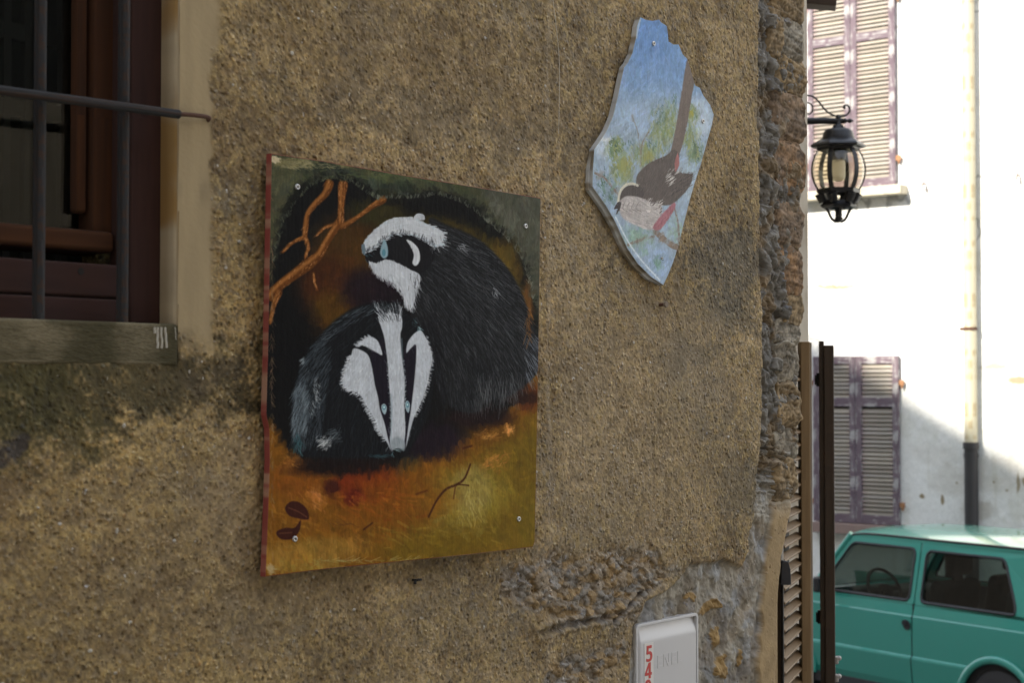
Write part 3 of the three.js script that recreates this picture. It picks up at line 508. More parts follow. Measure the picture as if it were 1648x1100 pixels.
const badgerTex = canvasTex(1280, 1184, (c, w, h) => {
  const R = rng(311), o = facePainter(c, (a, b) => wxy(a, b, PZ), pxl, pxr, pyb, pyt, w, h);
  c.fillStyle = '#2b2c1e'; c.fillRect(0, 0, w, h);
  // mossy bank round the burrow mouth
  o.fill([[420, 235], [880, 312], [880, 420], [820, 400], [740, 330], [600, 300], [500, 285], [450, 340], [430, 420]], '#3b3d2a', true, 8);
  o.fill([[780, 300], [885, 318], [885, 520], [858, 480], [835, 400], [800, 350]], '#45463a', true, 10);
  o.dabs(820, 350, 50, 45, 260, ['#5c5d50', '#43443a', '#666659', '#4c4c3e'], 20, 4, R, 1.5, 0.4);
  o.dabs(600, 288, 170, 18, 320, ['#4a5230', '#2c3624', '#3f4a3a', '#5a5b3a'], 20, 5, R, 0.2, 0.5);
  o.dabs(470, 300, 35, 50, 200, ['#4b4c33', '#34382a', '#5a563a', '#3a3f38'], 16, 4, R, 2.2, 0.5);
  o.dabs(448, 330, 14, 100, 160, ['#4b4a35', '#5c5a44', '#3a3a2a'], 18, 3, R, 1.5, 0.5);
  o.dabs(520, 262, 100, 6, 180, ['#7a6a3c', '#6a6540', '#857a58'], 16, 3, R, 0.2, 0.6);
  o.line([[480, 272], [510, 268], [540, 272], [580, 288], [620, 300], [660, 302]], '#222a22', 22, 5);
  o.line([[640, 311], [680, 314], [700, 309]], '#5d6a66', 6, 3); o.line([[735, 318], [755, 330], [775, 334]], '#5d5f52', 5, 3); o.line([[780, 345], [800, 372], [812, 378]], '#646a60', 5, 3); o.line([[815, 374], [835, 395], [845, 420]], '#5c5f55', 4, 3);
  // the dark burrow
  const burrow = [[425, 700], [428, 520], [440, 420], [458, 340], [485, 300], [520, 283], [560, 284], [590, 300], [610, 315], [650, 318], [700, 308], [735, 318], [770, 335], [785, 360], [815, 382], [842, 420], [856, 480], [872, 560], [872, 650], [820, 680], [760, 700], [560, 760], [460, 740]];
  o.fill(burrow, '#0a0a0a', true, 3);
  o.fill([[520, 420], [560, 380], [600, 350], [650, 340], [600, 420], [600, 480], [560, 500], [500, 560], [490, 500]], '#2b1a06', true, 30);
  o.fringe(burrow.slice(2, 20), 900, ['#0a0a0a', '#12130f', '#0a0a0a', '#22261c'], () => [R() - 0.5, R() - 0.5], 9, 6, R, 0.6); o.fringe(burrow.slice(2, 18).map(([x, y]) => [x, y - 8]), 260, ['#3c423a', '#4a4f42', '#2c3126'], () => [R() - 0.5, R() - 0.7], 9, 4, R, 0.5);
  o.blob(560, 420, 70, 90, '#40290a', 0.85); o.blob(530, 470, 64, 80, '#3a1c08', 0.85); o.blob(535, 500, 44, 40, '#4a3209', 0.85); o.blob(610, 345, 60, 25, '#2b2810', 0.9); o.blob(600, 470, 60, 50, '#150b12', 0.9); o.blob(470, 570, 60, 120, '#060607', 0.9);
  o.fill([[660, 350], [720, 352], [780, 378], [820, 420], [845, 480], [855, 540], [838, 500], [810, 440], [760, 395], [700, 372]], '#3a300f', true, 10);
  o.blob(812, 415, 30, 36, '#6a5218', 0.6); o.blob(848, 500, 12, 60, '#8a5a28', 0.6);
  // earth floor
  o.fill([[415, 690], [440, 690], [470, 735], [540, 760], [650, 752], [720, 715], [780, 690], [830, 650], [885, 600], [885, 950], [410, 960]], '#6e4610', true, 8);
  o.fill([[690, 790], [760, 740], [830, 690], [885, 670], [885, 900], [780, 905], [640, 910], [660, 840]], '#665014', true, 30);
  o.blob(745, 800, 90, 55, '#7d6c26', 0.85); o.blob(760, 790, 40, 50, '#8a7a46', 0.6); o.blob(590, 780, 70, 42, '#6e2408', 0.9); o.blob(640, 810, 110, 60, '#70400a', 0.7); o.blob(480, 770, 60, 40, '#74400e', 0.7); o.blob(500, 890, 110, 30, '#87662a', 0.85); o.blob(700, 880, 120, 26, '#66500f', 0.7); o.blob(850, 830, 20, 60, '#665416', 0.7); o.blob(850, 640, 26, 30, '#4a2210', 0.8); o.blob(790, 690, 60, 30, '#4a2c0a', 0.5);
  o.blob(560, 748, 110, 22, '#120908', 0.95); o.blob(700, 712, 60, 36, '#170d16', 0.95); o.blob(770, 672, 70, 20, '#180c0c', 0.95); o.blob(840, 640, 36, 14, '#22120e', 0.9);
  o.dabs(480, 800, 50, 40, 70, ['#a0662e', '#84501c', '#683610'], 18, 4, R, 1.0, 0.4); o.dabs(505, 800, 18, 18, 40, ['#b8783e', '#9a6030'], 14, 4, R, 0.9, 0.7); o.dabs(460, 745, 20, 20, 40, ['#a26c2c', '#8a5820'], 8, 4, R, 0.3, 0.6);
  o.dabs(480, 895, 40, 18, 60, ['#a06a26', '#8a6a20'], 16, 4, R, 0.8, 0.5); o.dabs(570, 870, 30, 14, 30, ['#a0702c'], 14, 3, R, 0.9, 0.6); o.dabs(790, 748, 20, 18, 60, ['#b87838', '#a4682e', '#8a5a22'], 14, 4, R, -0.6, 0.7); o.dabs(815, 694, 10, 6, 30, ['#c88a48'], 10, 5, R, -0.4, 0.8); o.dabs(780, 705, 20, 10, 36, ['#b88440', '#a07030'], 10, 4, R, -0.5, 0.6); o.dabs(745, 830, 60, 30, 160, ['#8f7e40', '#7d6a28', '#a0925a', '#6e5a1c'], 16, 4, R, 1.4, 0.4); o.dabs(600, 850, 150, 40, 300, ['#6a4a0c', '#54380a', '#7a5414', '#48340c'], 26, 5, R, 1.3, 0.25); o.dabs(500, 915, 90, 8, 90, ['#8a7434', '#9a8a4c', '#7a6420'], 16, 4, R, 0, 0.5); o.dabs(790, 775, 60, 70, 120, ['#948436', '#7d6e22', '#6a5e18'], 18, 4, R, 1.2, 0.3);
  o.blob(535, 785, 18, 16, '#3a160c', 0.95); o.blob(570, 800, 22, 16, '#4c1408', 0.9); o.dabs(572, 800, 14, 8, 20, ['#9a4a1c'], 8, 3, R, 0.3, 0.7);
  o.work(5200, 34, 15, (u, v) => (v > 0.68 ? vn(u * 5, v * 7) * 2.4 - 0.6 : vn(u * 4, v * 4) * 6), 1.4, R, 0.24, 0.5); o.work(2600, 14, 7, (u, v) => vn(u * 9, v * 9) * 6, 2.4, R, 0.32, 0.45);
  o.dabs(470, 850, 50, 60, 60, ['#8f6420', '#7a4f14', '#a27830'], 14, 6, R, 0.6, 0.4); o.dabs(700, 860, 130, 30, 90, ['#7a6420', '#8c742c', '#5e4a12'], 16, 6, R, 0.2, 0.4); o.dabs(600, 810, 80, 30, 70, ['#8a4812', '#6e300a', '#a0601e'], 14, 6, R, 0.3, 0.4); o.dabs(762, 800, 26, 44, 70, ['#a09048', '#b0a05c', '#8f7a34'], 12, 6, R, 1.4, 0.45);
  // fallen leaves, twig
  o.fill([[459, 818], [468, 808], [482, 809], [494, 820], [497, 836], [480, 835], [465, 830]], '#33160e', true, 1); o.line([[465, 818], [480, 824], [494, 833]], '#5a3424', 3, 1); o.fill([[445, 857], [460, 850], [474, 850], [484, 838], [482, 855], [470, 868], [452, 868]], '#33160e', true, 1); o.line([[450, 859], [470, 858]], '#54301f', 3, 1);
  o.line([[690, 832], [703, 806], [718, 788], [736, 780], [748, 770], [757, 748]], '#3a1c0a', 8, 1.5); o.line([[736, 780], [755, 782]], '#3a1c0a', 4, 1); o.line([[733, 783], [730, 803]], '#4a2810', 5, 1.5); o.line([[669, 796], [688, 790]], '#4a2208', 5, 2); o.line([[585, 853], [600, 842]], '#3a1a08', 5, 1.5); o.line([[745, 722], [760, 718]], '#3a1a0a', 6, 2); o.dabs(545, 840, 30, 6, 10, ['#4a2a10'], 14, 3, R, 0.1, 0.6);
  // the badger behind
  const back = [[690, 352], [720, 362], [765, 382], [800, 412], [830, 452], [852, 505], [866, 552], [868, 592], [848, 618], [815, 640], [780, 648], [768, 664], [738, 662], [712, 640], [690, 580], [662, 520], [668, 470], [680, 430], [700, 395]];
  o.fill(back, '#17181a', true, 3);
  const bd = (a, b) => { const t = clamp((b - 380) / 280); return [mixn(1, 0.12, t) + (a - 740) * 0.002, mixn(0.55, 1.2, t)]; };
  o.hairs(back, 4200, ['#3a3d3f', '#4b4f52', '#2a2c2f', '#121314', '#5c6064'], bd, 15, 1.7, R, 0.45); o.hairs([[720, 380], [780, 410], [840, 490], [862, 570], [850, 610], [780, 560], [740, 460]], 700, ['#6a6e72', '#585c5f', '#7c8084'], bd, 18, 1.5, R, 0.4);
  o.hairs([[840, 540], [868, 540], [868, 595], [845, 618]], 160, ['#7a7f86', '#5c6470'], bd, 18, 2, R, 0.6); o.hairs([[770, 600], [850, 600], [830, 640], [760, 652]], 300, ['#595b5c', '#75787a', '#2e3032'], () => [0.05, 1], 22, 2, R, 0.5); o.hairs([[670, 520], [700, 500], [720, 640], [690, 660]], 500, ['#0a0a0c', '#15161a'], bd, 20, 3, R, 0.8); o.dabs(742, 398, 10, 8, 24, ['#8a8e92'], 10, 2, R, 0.6, 0.6); o.dabs(795, 470, 4, 8, 14, ['#a0a4a8'], 9, 2, R, 1.2, 0.7);
  const W1 = '#b2b7bb', BLK = '#131316';
  o.fill([[592, 398], [612, 384], [645, 374], [680, 380], [700, 408], [690, 430], [676, 440], [650, 436], [622, 428], [600, 430], [588, 415]], BLK, true, 1);
  const crown = [[583, 398], [590, 384], [608, 366], [628, 353], [660, 350], [690, 362], [713, 374], [711, 392], [700, 398], [688, 390], [672, 382], [652, 376], [630, 378], [612, 390], [596, 404], [585, 407]];
  o.fill(crown, W1, true, 1); o.hairs(crown, 260, ['#c0c5c8', '#9fa5a9', '#c0c4c6'], (a) => [1, (a - 640) * 0.006], 14, 2.4, R, 0.5);
  o.fill([[666, 350], [672, 344], [682, 346], [683, 354], [670, 354]], '#a8adb2'); o.hairs([[690, 375], [716, 378], [704, 402], [690, 396]], 60, ['#c0c4c6', '#15161a'], () => [0.3, 1], 10, 2, R, 0.8);
  const cheek = [[594, 422], [606, 424], [622, 418], [640, 424], [660, 434], [676, 444], [672, 468], [662, 498], [652, 492], [648, 474], [636, 458], [616, 448], [604, 440]];
  o.fill(cheek, '#aeb3b8', true, 1); o.fringe(cheek, 260, ['#b8bdc1', '#a6abb0', '#8f959a'], () => [0.25, 1], 5, 3, R); o.fringe(crown, 320, ['#b8bdc1', '#a6abb0', '#a4b4bc'], (a) => [1, (a - 640) * 0.006], 5, 3, R); o.fringe(crown.slice(8, 16), 120, ['#15161a', '#2a2c30'], () => [0.2, -1], 5, 2.4, R, 0.6); o.dabs(635, 450, 16, 14, 40, ['#8d949a', '#a8aeb3', '#d4d8da'], 8, 3, R, 1, 0.5); o.hairs(cheek, 260, ['#c0c5c8', '#989ea3', '#b9bdc0'], (a) => [0.5, 1], 12, 2.4, R, 0.5); o.hairs([[660, 440], [678, 440], [664, 500], [654, 495]], 50, ['#b9bdc0', '#111214'], () => [0.1, 1], 10, 2, R, 0.8);
  const ear = [[654, 386], [664, 390], [674, 402], [676, 418], [670, 428], [664, 424], [666, 410], [660, 396]];
  o.fill(ear, '#b9bdc0', true, 1); o.fill([[582, 395], [587, 394], [588, 410], [584, 408]], '#5c6c74'); o.dabs(594, 412, 8, 8, 16, ['#33484e', '#0d0e10'], 5, 4, R, 0.8, 0.8);
  o.fill([[619, 386], [624, 398], [624, 412], [617, 416], [612, 408], [614, 396]], '#77909a', true, 1); o.oval(618, 407, 3, 6, '#4f7a86', 0);
  // the badger in front (drawn in points of an enlargement of the face)
  const F = (l) => l.map(([x, y]) => [450 + x / 3.792, 466 + y / 3.792]), fp = (x, y) => [450 + x / 3.792, 466 + y / 3.792];
  const front = F([[72, 900], [72, 760], [90, 600], [130, 460], [200, 340], [300, 225], [430, 125], [560, 82], [680, 76], [745, 110], [800, 165], [860, 235], [925, 340], [945, 480], [935, 640], [890, 800], [810, 960], [740, 1015], [560, 1030], [300, 1030], [130, 1010]]);
  o.fill(front, '#0e1013', true, 3);
  const fd = (a, b) => { const t = clamp((b - 490) / 200); return [mixn(-0.75, -0.25, t), mixn(0.55, 1, t)]; };
  o.hairs(front, 2600, ['#171b1f', '#20262b', '#0c0d10', '#2a3036', '#121519'], fd, 15, 1.6, R, 0.5);
  o.hairs(F([[72, 900], [90, 600], [200, 340], [300, 260], [330, 420], [290, 640], [260, 900], [120, 990]]), 1500, ['#3a444b', '#4b565e', '#2b3338', '#5a656c'], fd, 13, 1.6, R, 0.5);
  o.hairs(F([[80, 880], [95, 620], [150, 520], [190, 640], [170, 860]]), 700, ['#68747b', '#7b878d', '#56636b'], fd, 12, 1.5, R, 0.5);
  o.hairs(F([[200, 340], [430, 125], [560, 85], [700, 80], [740, 115], [560, 150], [420, 230], [280, 340]]), 900, ['#5b666c', '#748087', '#39434a', '#1b2024'], () => [-0.8, 0.5], 11, 1.5, R, 0.5);
  o.hairs(F([[560, 85], [740, 100], [745, 140], [600, 140]]), 120, ['#6f7b81', '#8b969b', '#23282c'], () => [-0.25, -1], 8, 1.4, R, 0.7);
  o.dabs(...fp(150, 430), 4, 6, 30, ['#8e989c', '#6f7b80'], 6, 2, R, 2.3, 0.6); o.dabs(...fp(110, 930), 8, 18, 70, ['#2f5258', '#416469', '#284448'], 9, 2.4, R, 1.5, 0.55);
  o.dabs(...fp(225, 620), 7, 26, 90, ['#a3abae', '#868f93', '#c0c6c8'], 4, 1.6, R, 1.2, 0.7); o.dabs(...fp(195, 720), 8, 16, 50, ['#8f989b', '#6f797d'], 5, 1.6, R, 1.2, 0.6); o.dabs(...fp(280, 930), 13, 13, 150, ['#b4babb', '#959c9f', '#d0d4d4'], 6, 1.6, R, 2.4, 0.65); o.dabs(...fp(350, 880), 14, 16, 60, ['#5f6a6f', '#7b868a'], 10, 1.5, R, 2.5, 0.5); o.dabs(...fp(600, 1018), 22, 2, 40, ['#20363b', '#2e464b'], 8, 2.4, R, 0, 0.6);
  o.fill(F([[560, 380], [640, 300], [655, 450], [668, 600], [678, 900], [720, 960], [765, 900], [775, 640], [760, 380], [830, 300], [838, 520], [815, 680], [790, 880], [740, 1000], [690, 1000], [640, 850], [600, 660], [570, 500]]), '#15111b', true, 2);
  const WH = '#abb1b7', WL = ['#bfc5ca', '#aab0b6', '#979ea5', '#c9ced1'];
  const stripe = F([[602, 165], [640, 148], [690, 145], [742, 162], [748, 230], [738, 285], [748, 420], [764, 560], [762, 700], [768, 850], [762, 930], [748, 970], [715, 985], [684, 970], [674, 930], [680, 850], [680, 720], [669, 580], [660, 450], [640, 300], [618, 225]]);
  o.fill(stripe, WH, true, 1.2); o.hairs(stripe, 420, WL, (a) => [(a - 640) * 0.02, -1], 8, 2.4, R, 0.5);
  o.hairs(F([[600, 120], [745, 120], [745, 200], [612, 200]]), 200, ['#aab0b6', '#bfc5ca', '#0f1114', '#14171a'], (a) => [(a - 640) * 0.03, -1], 9, 1.7, R, 0.85);
  o.fringe(F([[660, 450], [669, 580], [680, 720], [680, 850]]).concat(F([[680, 720], [669, 580]])), 120, ['#a2a9af', '#8e969d'], () => [-1, -0.3], 1.6, 2, R, 0.7); o.fringe(F([[748, 420], [764, 560], [762, 700], [764, 560]]), 120, ['#a2a9af', '#8e969d'], () => [1, -0.3], 1.6, 2, R, 0.7);
  o.line(F([[684, 640], [684, 800], [680, 930]]), '#7f929c', 3, 2); o.line(F([[745, 300], [750, 420]]), '#8ba0a8', 3, 2);
  const le = F([[464, 345], [500, 315], [545, 288], [590, 305], [614, 345], [627, 402], [590, 384], [545, 360], [505, 342], [484, 352]]);
  o.fill(le, WH, true, 1.2); o.hairs(le, 110, WL, () => [-0.9, -0.15], 6, 2, R, 0.55); o.fringe(F([[464, 345], [500, 315], [545, 288], [560, 292]]), 60, WL, () => [-0.7, -0.5], 3.5, 1.8, R, 0.75);
  const lc = F([[452, 362], [490, 368], [535, 395], [556, 440], [572, 520], [584, 590], [602, 660], [614, 735], [640, 815], [660, 900], [678, 978], [650, 925], [604, 855], [578, 790], [532, 715], [490, 645], [430, 615], [386, 582], [396, 510], [420, 450], [438, 400]]);
  o.fill(lc, WH, true, 1.2); o.hairs(lc, 420, WL, () => [-0.55, 0.85], 8, 2.2, R, 0.5); o.fringe(F([[438, 400], [420, 450], [396, 510], [386, 582], [430, 615], [490, 645]]), 230, WL, () => [-1, 0.3], 5, 1.9, R, 0.75); o.fringe(F([[490, 645], [532, 715], [578, 790], [604, 855], [650, 925]]), 190, WL, () => [-0.75, 0.1], 4.5, 1.9, R, 0.8);
  const rc = F([[774, 388], [780, 330], [812, 280], [858, 250], [890, 290], [914, 350], [932, 420], [915, 520], [895, 610], [860, 700], [822, 780], [796, 870], [772, 965], [784, 850], [798, 760], [812, 650], [826, 520], [834, 400], [830, 338], [800, 362]]);
  o.fill(rc, WH, true, 1.2); o.hairs(rc, 300, WL, () => [0.35, 0.95], 7, 2.2, R, 0.5); o.fringe(F([[890, 290], [914, 350], [932, 420], [915, 520], [895, 610], [860, 700], [822, 780]]), 220, WL, () => [0.8, 0.35], 3, 1.8, R, 0.75); o.dabs(...fp(850, 235), 5, 4, 20, ['#4f7f88', '#8fa9ae'], 5, 2, R, 1, 0.6); o.dabs(...fp(820, 195), 5, 8, 20, ['#2d464e', '#5d757c'], 5, 1.8, R, 1, 0.6);
  for (const [x, y, rx, ry] of [[638, 722, 16, 24], [781, 706, 14, 27]]) { const [ex, ey] = fp(x, y); o.fill(F([[x - rx, y - ry * 0.4], [x, y - ry], [x + rx, y - ry * 0.2], [x + rx * 0.9, y + ry], [x + 4, y + ry * 1.8], [x - rx * 0.7, y + ry]]), '#8fa3ab', true, 1); o.oval(ex, ey, rx / 6.2, ry / 6, '#557f8e', 0); o.oval(ex, ey - 0.5, rx / 13, ry / 13, '#b9d2d8', 0); }
  o.fill(F([[676, 930], [715, 900], [764, 930], [760, 985], [720, 975], [682, 985]]), '#868f94', true, 3); o.fill(F([[692, 985], [725, 972], [762, 985], [760, 1015], [728, 1032], [695, 1018]]), '#0a0b0c', true, 1.2); o.dabs(...fp(725, 980), 8, 2, 16, ['#8aa0a0', '#6f8488'], 4, 2, R, 0.1, 0.7); o.dabs(...fp(690, 1005), 2, 5, 8, ['#4f6e74'], 4, 2, R, 1.5, 0.7);
  // roots over the burrow mouth, as tapering limbs [x, y, width] in points of an enlargement
  const limb = (l) => {
    const at = (x, y) => [418 + x / 4.013, 241 + y / 4.013], A = [], B = [];
    l.forEach(([x, y, w], i) => { const p = l[Math.max(0, i - 1)], q = l[Math.min(l.length - 1, i + 1)], dx = q[0] - p[0], dy = q[1] - p[1], n = Math.hypot(dx, dy); A.push(at(x - (dy / n) * w / 2, y + (dx / n) * w / 2)); B.unshift(at(x + (dy / n) * w / 2, y - (dx / n) * w / 2)); });
    const out = A.concat(B), d = [l[l.length - 1][0] - l[0][0], l[l.length - 1][1] - l[0][1]];
    o.fill(out, '#55300f', true, 1.5); o.hairs(out, Math.round(l.length * 70), ['#6e401a', '#4a280c', '#8a5526', '#a06a38', '#3a1e0a'], () => d, 5, 3, R, 0.55);
    const mid = l.map(([x, y, w]) => at(x - w * 0.14, y - w * 0.12)); o.line(mid, '#93602f', Math.max(3, l[0][2] / 7), 3); o.hairs(out, l.length * 14, ['#b9804a', '#c6946a'], () => d, 2.5, 2.6, R, 0.55);
  };
  limb([[60, 960, 60], [130, 880, 62], [220, 810, 66], [310, 745, 72], [385, 680, 56], [430, 600, 46], [480, 520, 46], [520, 460, 48]]); limb([[524, 480, 42], [526, 400, 38], [530, 310, 46], [540, 215, 58]]); limb([[455, 205, 52], [425, 285, 48], [350, 360, 36], [310, 420, 32], [298, 500, 36], [290, 575, 26]]);
  limb([[530, 500, 30], [640, 432, 26], [720, 372, 34], [805, 318, 44]]); limb([[285, 565, 22], [205, 608, 18], [150, 662, 10]]); limb([[298, 565, 18], [318, 625, 18], [295, 690, 10]]); limb([[68, 1120, 16], [90, 1010, 30], [130, 920, 36]]); limb([[350, 800, 7], [352, 845, 10], [368, 890, 5]]); limb([[490, 480, 12], [420, 505, 14], [370, 555, 8]]);
  // ragged rim of the bank above the burrow
  for (const [pts, cols, n] of [[[[440, 420], [455, 360], [478, 322], [503, 297], [525, 288], [548, 287], [566, 292], [592, 312], [608, 320]], ['#4d5242', '#3a4034', '#262c24', '#5f6450'], 160], [[[608, 320], [640, 318], [680, 318], [700, 312], [735, 322], [760, 336], [785, 358]], ['#55594c', '#474b40', '#6a6e62'], 150], [[[785, 358], [812, 380], [838, 412], [850, 446], [858, 480]], ['#5d5f52', '#4a4c42', '#74766a'], 110]]) o.fringe(pts.concat([...pts].reverse()), n, cols, () => [R() - 0.5, -0.6], 5, 3.4, R, 0.6);
  o.dabs(850, 520, 4, 30, 40, ['#8a5a28', '#a06c38', '#5f3d18'], 14, 3, R, 1.4, 0.6); o.blob(835, 440, 10, 20, '#5f4818', 0.5);
  o.dabs(470, 262, 40, 8, 110, ['#6a6440', '#7a7450', '#57553a', '#8f886a'], 10, 4, R, 0.15, 0.5); o.dabs(610, 282, 120, 7, 120, ['#4a5232', '#5c5f3c', '#3c4630'], 10, 4, R, 0.15, 0.5);
  o.work(5000, 8, 3, (u, v) => 1.1 + vn(u * 6, v * 6) * 1.2, 1.1, R, 0.26, 0.4);
  // weathered margins
  o.dabs(440, 255, 8, 6, 50, ['#b8ab90', '#a49878'], 7, 4, R, 0.4, 0.8); o.dabs(500, 268, 60, 5, 60, ['#a09670', '#8b8258'], 10, 2, R, 0.2, 0.5); o.dabs(438, 600, 2, 330, 160, ['#8a6a52', '#5a4632', '#7a6a4a'], 10, 2.4, R, 1.55, 0.55); o.dabs(640, 903, 200, 3, 120, ['#a09660', '#7f7a44', '#98906a'], 12, 2.4, R, -0.1, 0.5); o.dabs(433, 915, 6, 10, 40, ['#a4926a', '#8f7d56'], 8, 4, R, 0.4, 0.7);
  finish(c, w, h, PAINT, 0.3, 3);
});
// a panel: outline on the wall, face towards the lane; the face takes the picture, the cut edge its own material
function panelGeo(pts, depth, bevel, xl, xr, yb, yt, z0) {
  const s = new THREE.Shape(pts.map(([x, y]) => new THREE.Vector2(x, y)));
  const g = new THREE.ExtrudeGeometry(s, { depth: depth - bevel, bevelEnabled: bevel > 0, bevelThickness: bevel, bevelSize: bevel, bevelOffset: -bevel, bevelSegments: 2, curveSegments: 4 });
  const p = g.attributes.position, uv = new Float32Array(p.count * 2);
  for (let i = 0; i < p.count; i++) { uv[2 * i] = (p.getX(i) - xl) / (xr - xl); uv[2 * i + 1] = (p.getY(i) - yb) / (yt - yb); }
  g.setAttribute('uv', new THREE.BufferAttribute(uv, 2)); return g.translate(0, 0, z0);
}
function screwAt(parent, px, py, z, r = 0.0048) {
  const [x, y] = wxy(px, py, z), s = new THREE.Group(); s.name = 'screw'; s.position.set(x - parent.position.x, y - parent.position.y, z - parent.position.z); parent.add(s);
  const washer = new THREE.LatheGeometry([[0.0001, 0.0006], [r * 0.45, 0.0007], [r * 0.55, 0.0018], [r * 0.85, 0.0016], [r, 0.0004], [r, -0.001]].map(([a, b]) => new THREE.Vector2(a, b)), 20).rotateX(Math.PI / 2);
  const w = new THREE.Mesh(washer, M.steel); w.name = 'screw_head'; s.add(w);
  const k = new THREE.Mesh(merged([box(r * 0.7, r * 0.2, 0.0006, 0, 0, 0.0009), box(r * 0.2, r * 0.7, 0.00062, 0, 0, 0.0009)]), M.recess); k.name = 'cross_slot'; s.add(k);
}
const brush = dataTex(512, 512, (u, v) => fbm(u * 160, v * 24, 3) * 0.5 + fbm(u * 40, v * 30, 3) * 0.3 + vn(u * 250, v * 250) * 0.2, false);
{
  const edgeTex = dataTex(64, 512, (u, v) => { const w = ss(0.5, 0.68, fbm(u * 8, v * 30, 3)); return [mixn(0.2, 0.3, w), mixn(0.035, 0.16, w), mixn(0.025, 0.1, w)]; });
  const face = phys({ map: badgerTex, bumpMap: brush, bumpScale: 0.0008, roughness: 0.75, specularIntensity: 0.22 });
  const t = thing('badger_painting', 'painted wooden panel of two badgers in a burrow, screwed to the rendered wall', 'painting', [(pxl + pxr) / 2, (pyb + pyt) / 2, 0.006]);
  part(t, 'panel', panelGeo(panelXY, 0.011, 0.001, pxl, pxr, pyb, pyt, 0.0115), [face, std({ map: edgeTex, roughness: 0.8 })], true);
  for (const [a, b] of [[479, 301], [846, 364], [835, 836], [475, 868]]) screwAt(t, a, b, PZ + 0.0008);
}

// ------------------------------------------------------------ the bird shard
const SZ = 0.014;
const c5 = ([a, b]) => [920 + a / 2.1156, b / 2.1156];
const shardPts = [[233, 57], [252, 66], [276, 70], [298, 65], [303, 74], [324, 88], [328, 118], [330, 140], [346, 150], [364, 150], [370, 164], [378, 184], [392, 198], [404, 232], [420, 290], [436, 298], [447, 322], [470, 355], [484, 390], [478, 425], [462, 480], [440, 560], [420, 620], [400, 690], [380, 770], [365, 834], [347, 890], [330, 934], [312, 972], [270, 944], [225, 900], [190, 848], [150, 760], [118, 704], [90, 664], [70, 636], [72, 570], [76, 508], [96, 480], [118, 446], [140, 396], [156, 330], [168, 272], [178, 228], [190, 214], [206, 180], [218, 130], [222, 90]].map(c5);
const shardXY = shardPts.map(([a, b]) => wxy(a, b, SZ));
const sxl = Math.min(...shardXY.map((p) => p[0])), sxr = Math.max(...shardXY.map((p) => p[0])), syb = Math.min(...shardXY.map((p) => p[1])), syt = Math.max(...shardXY.map((p) => p[1]));
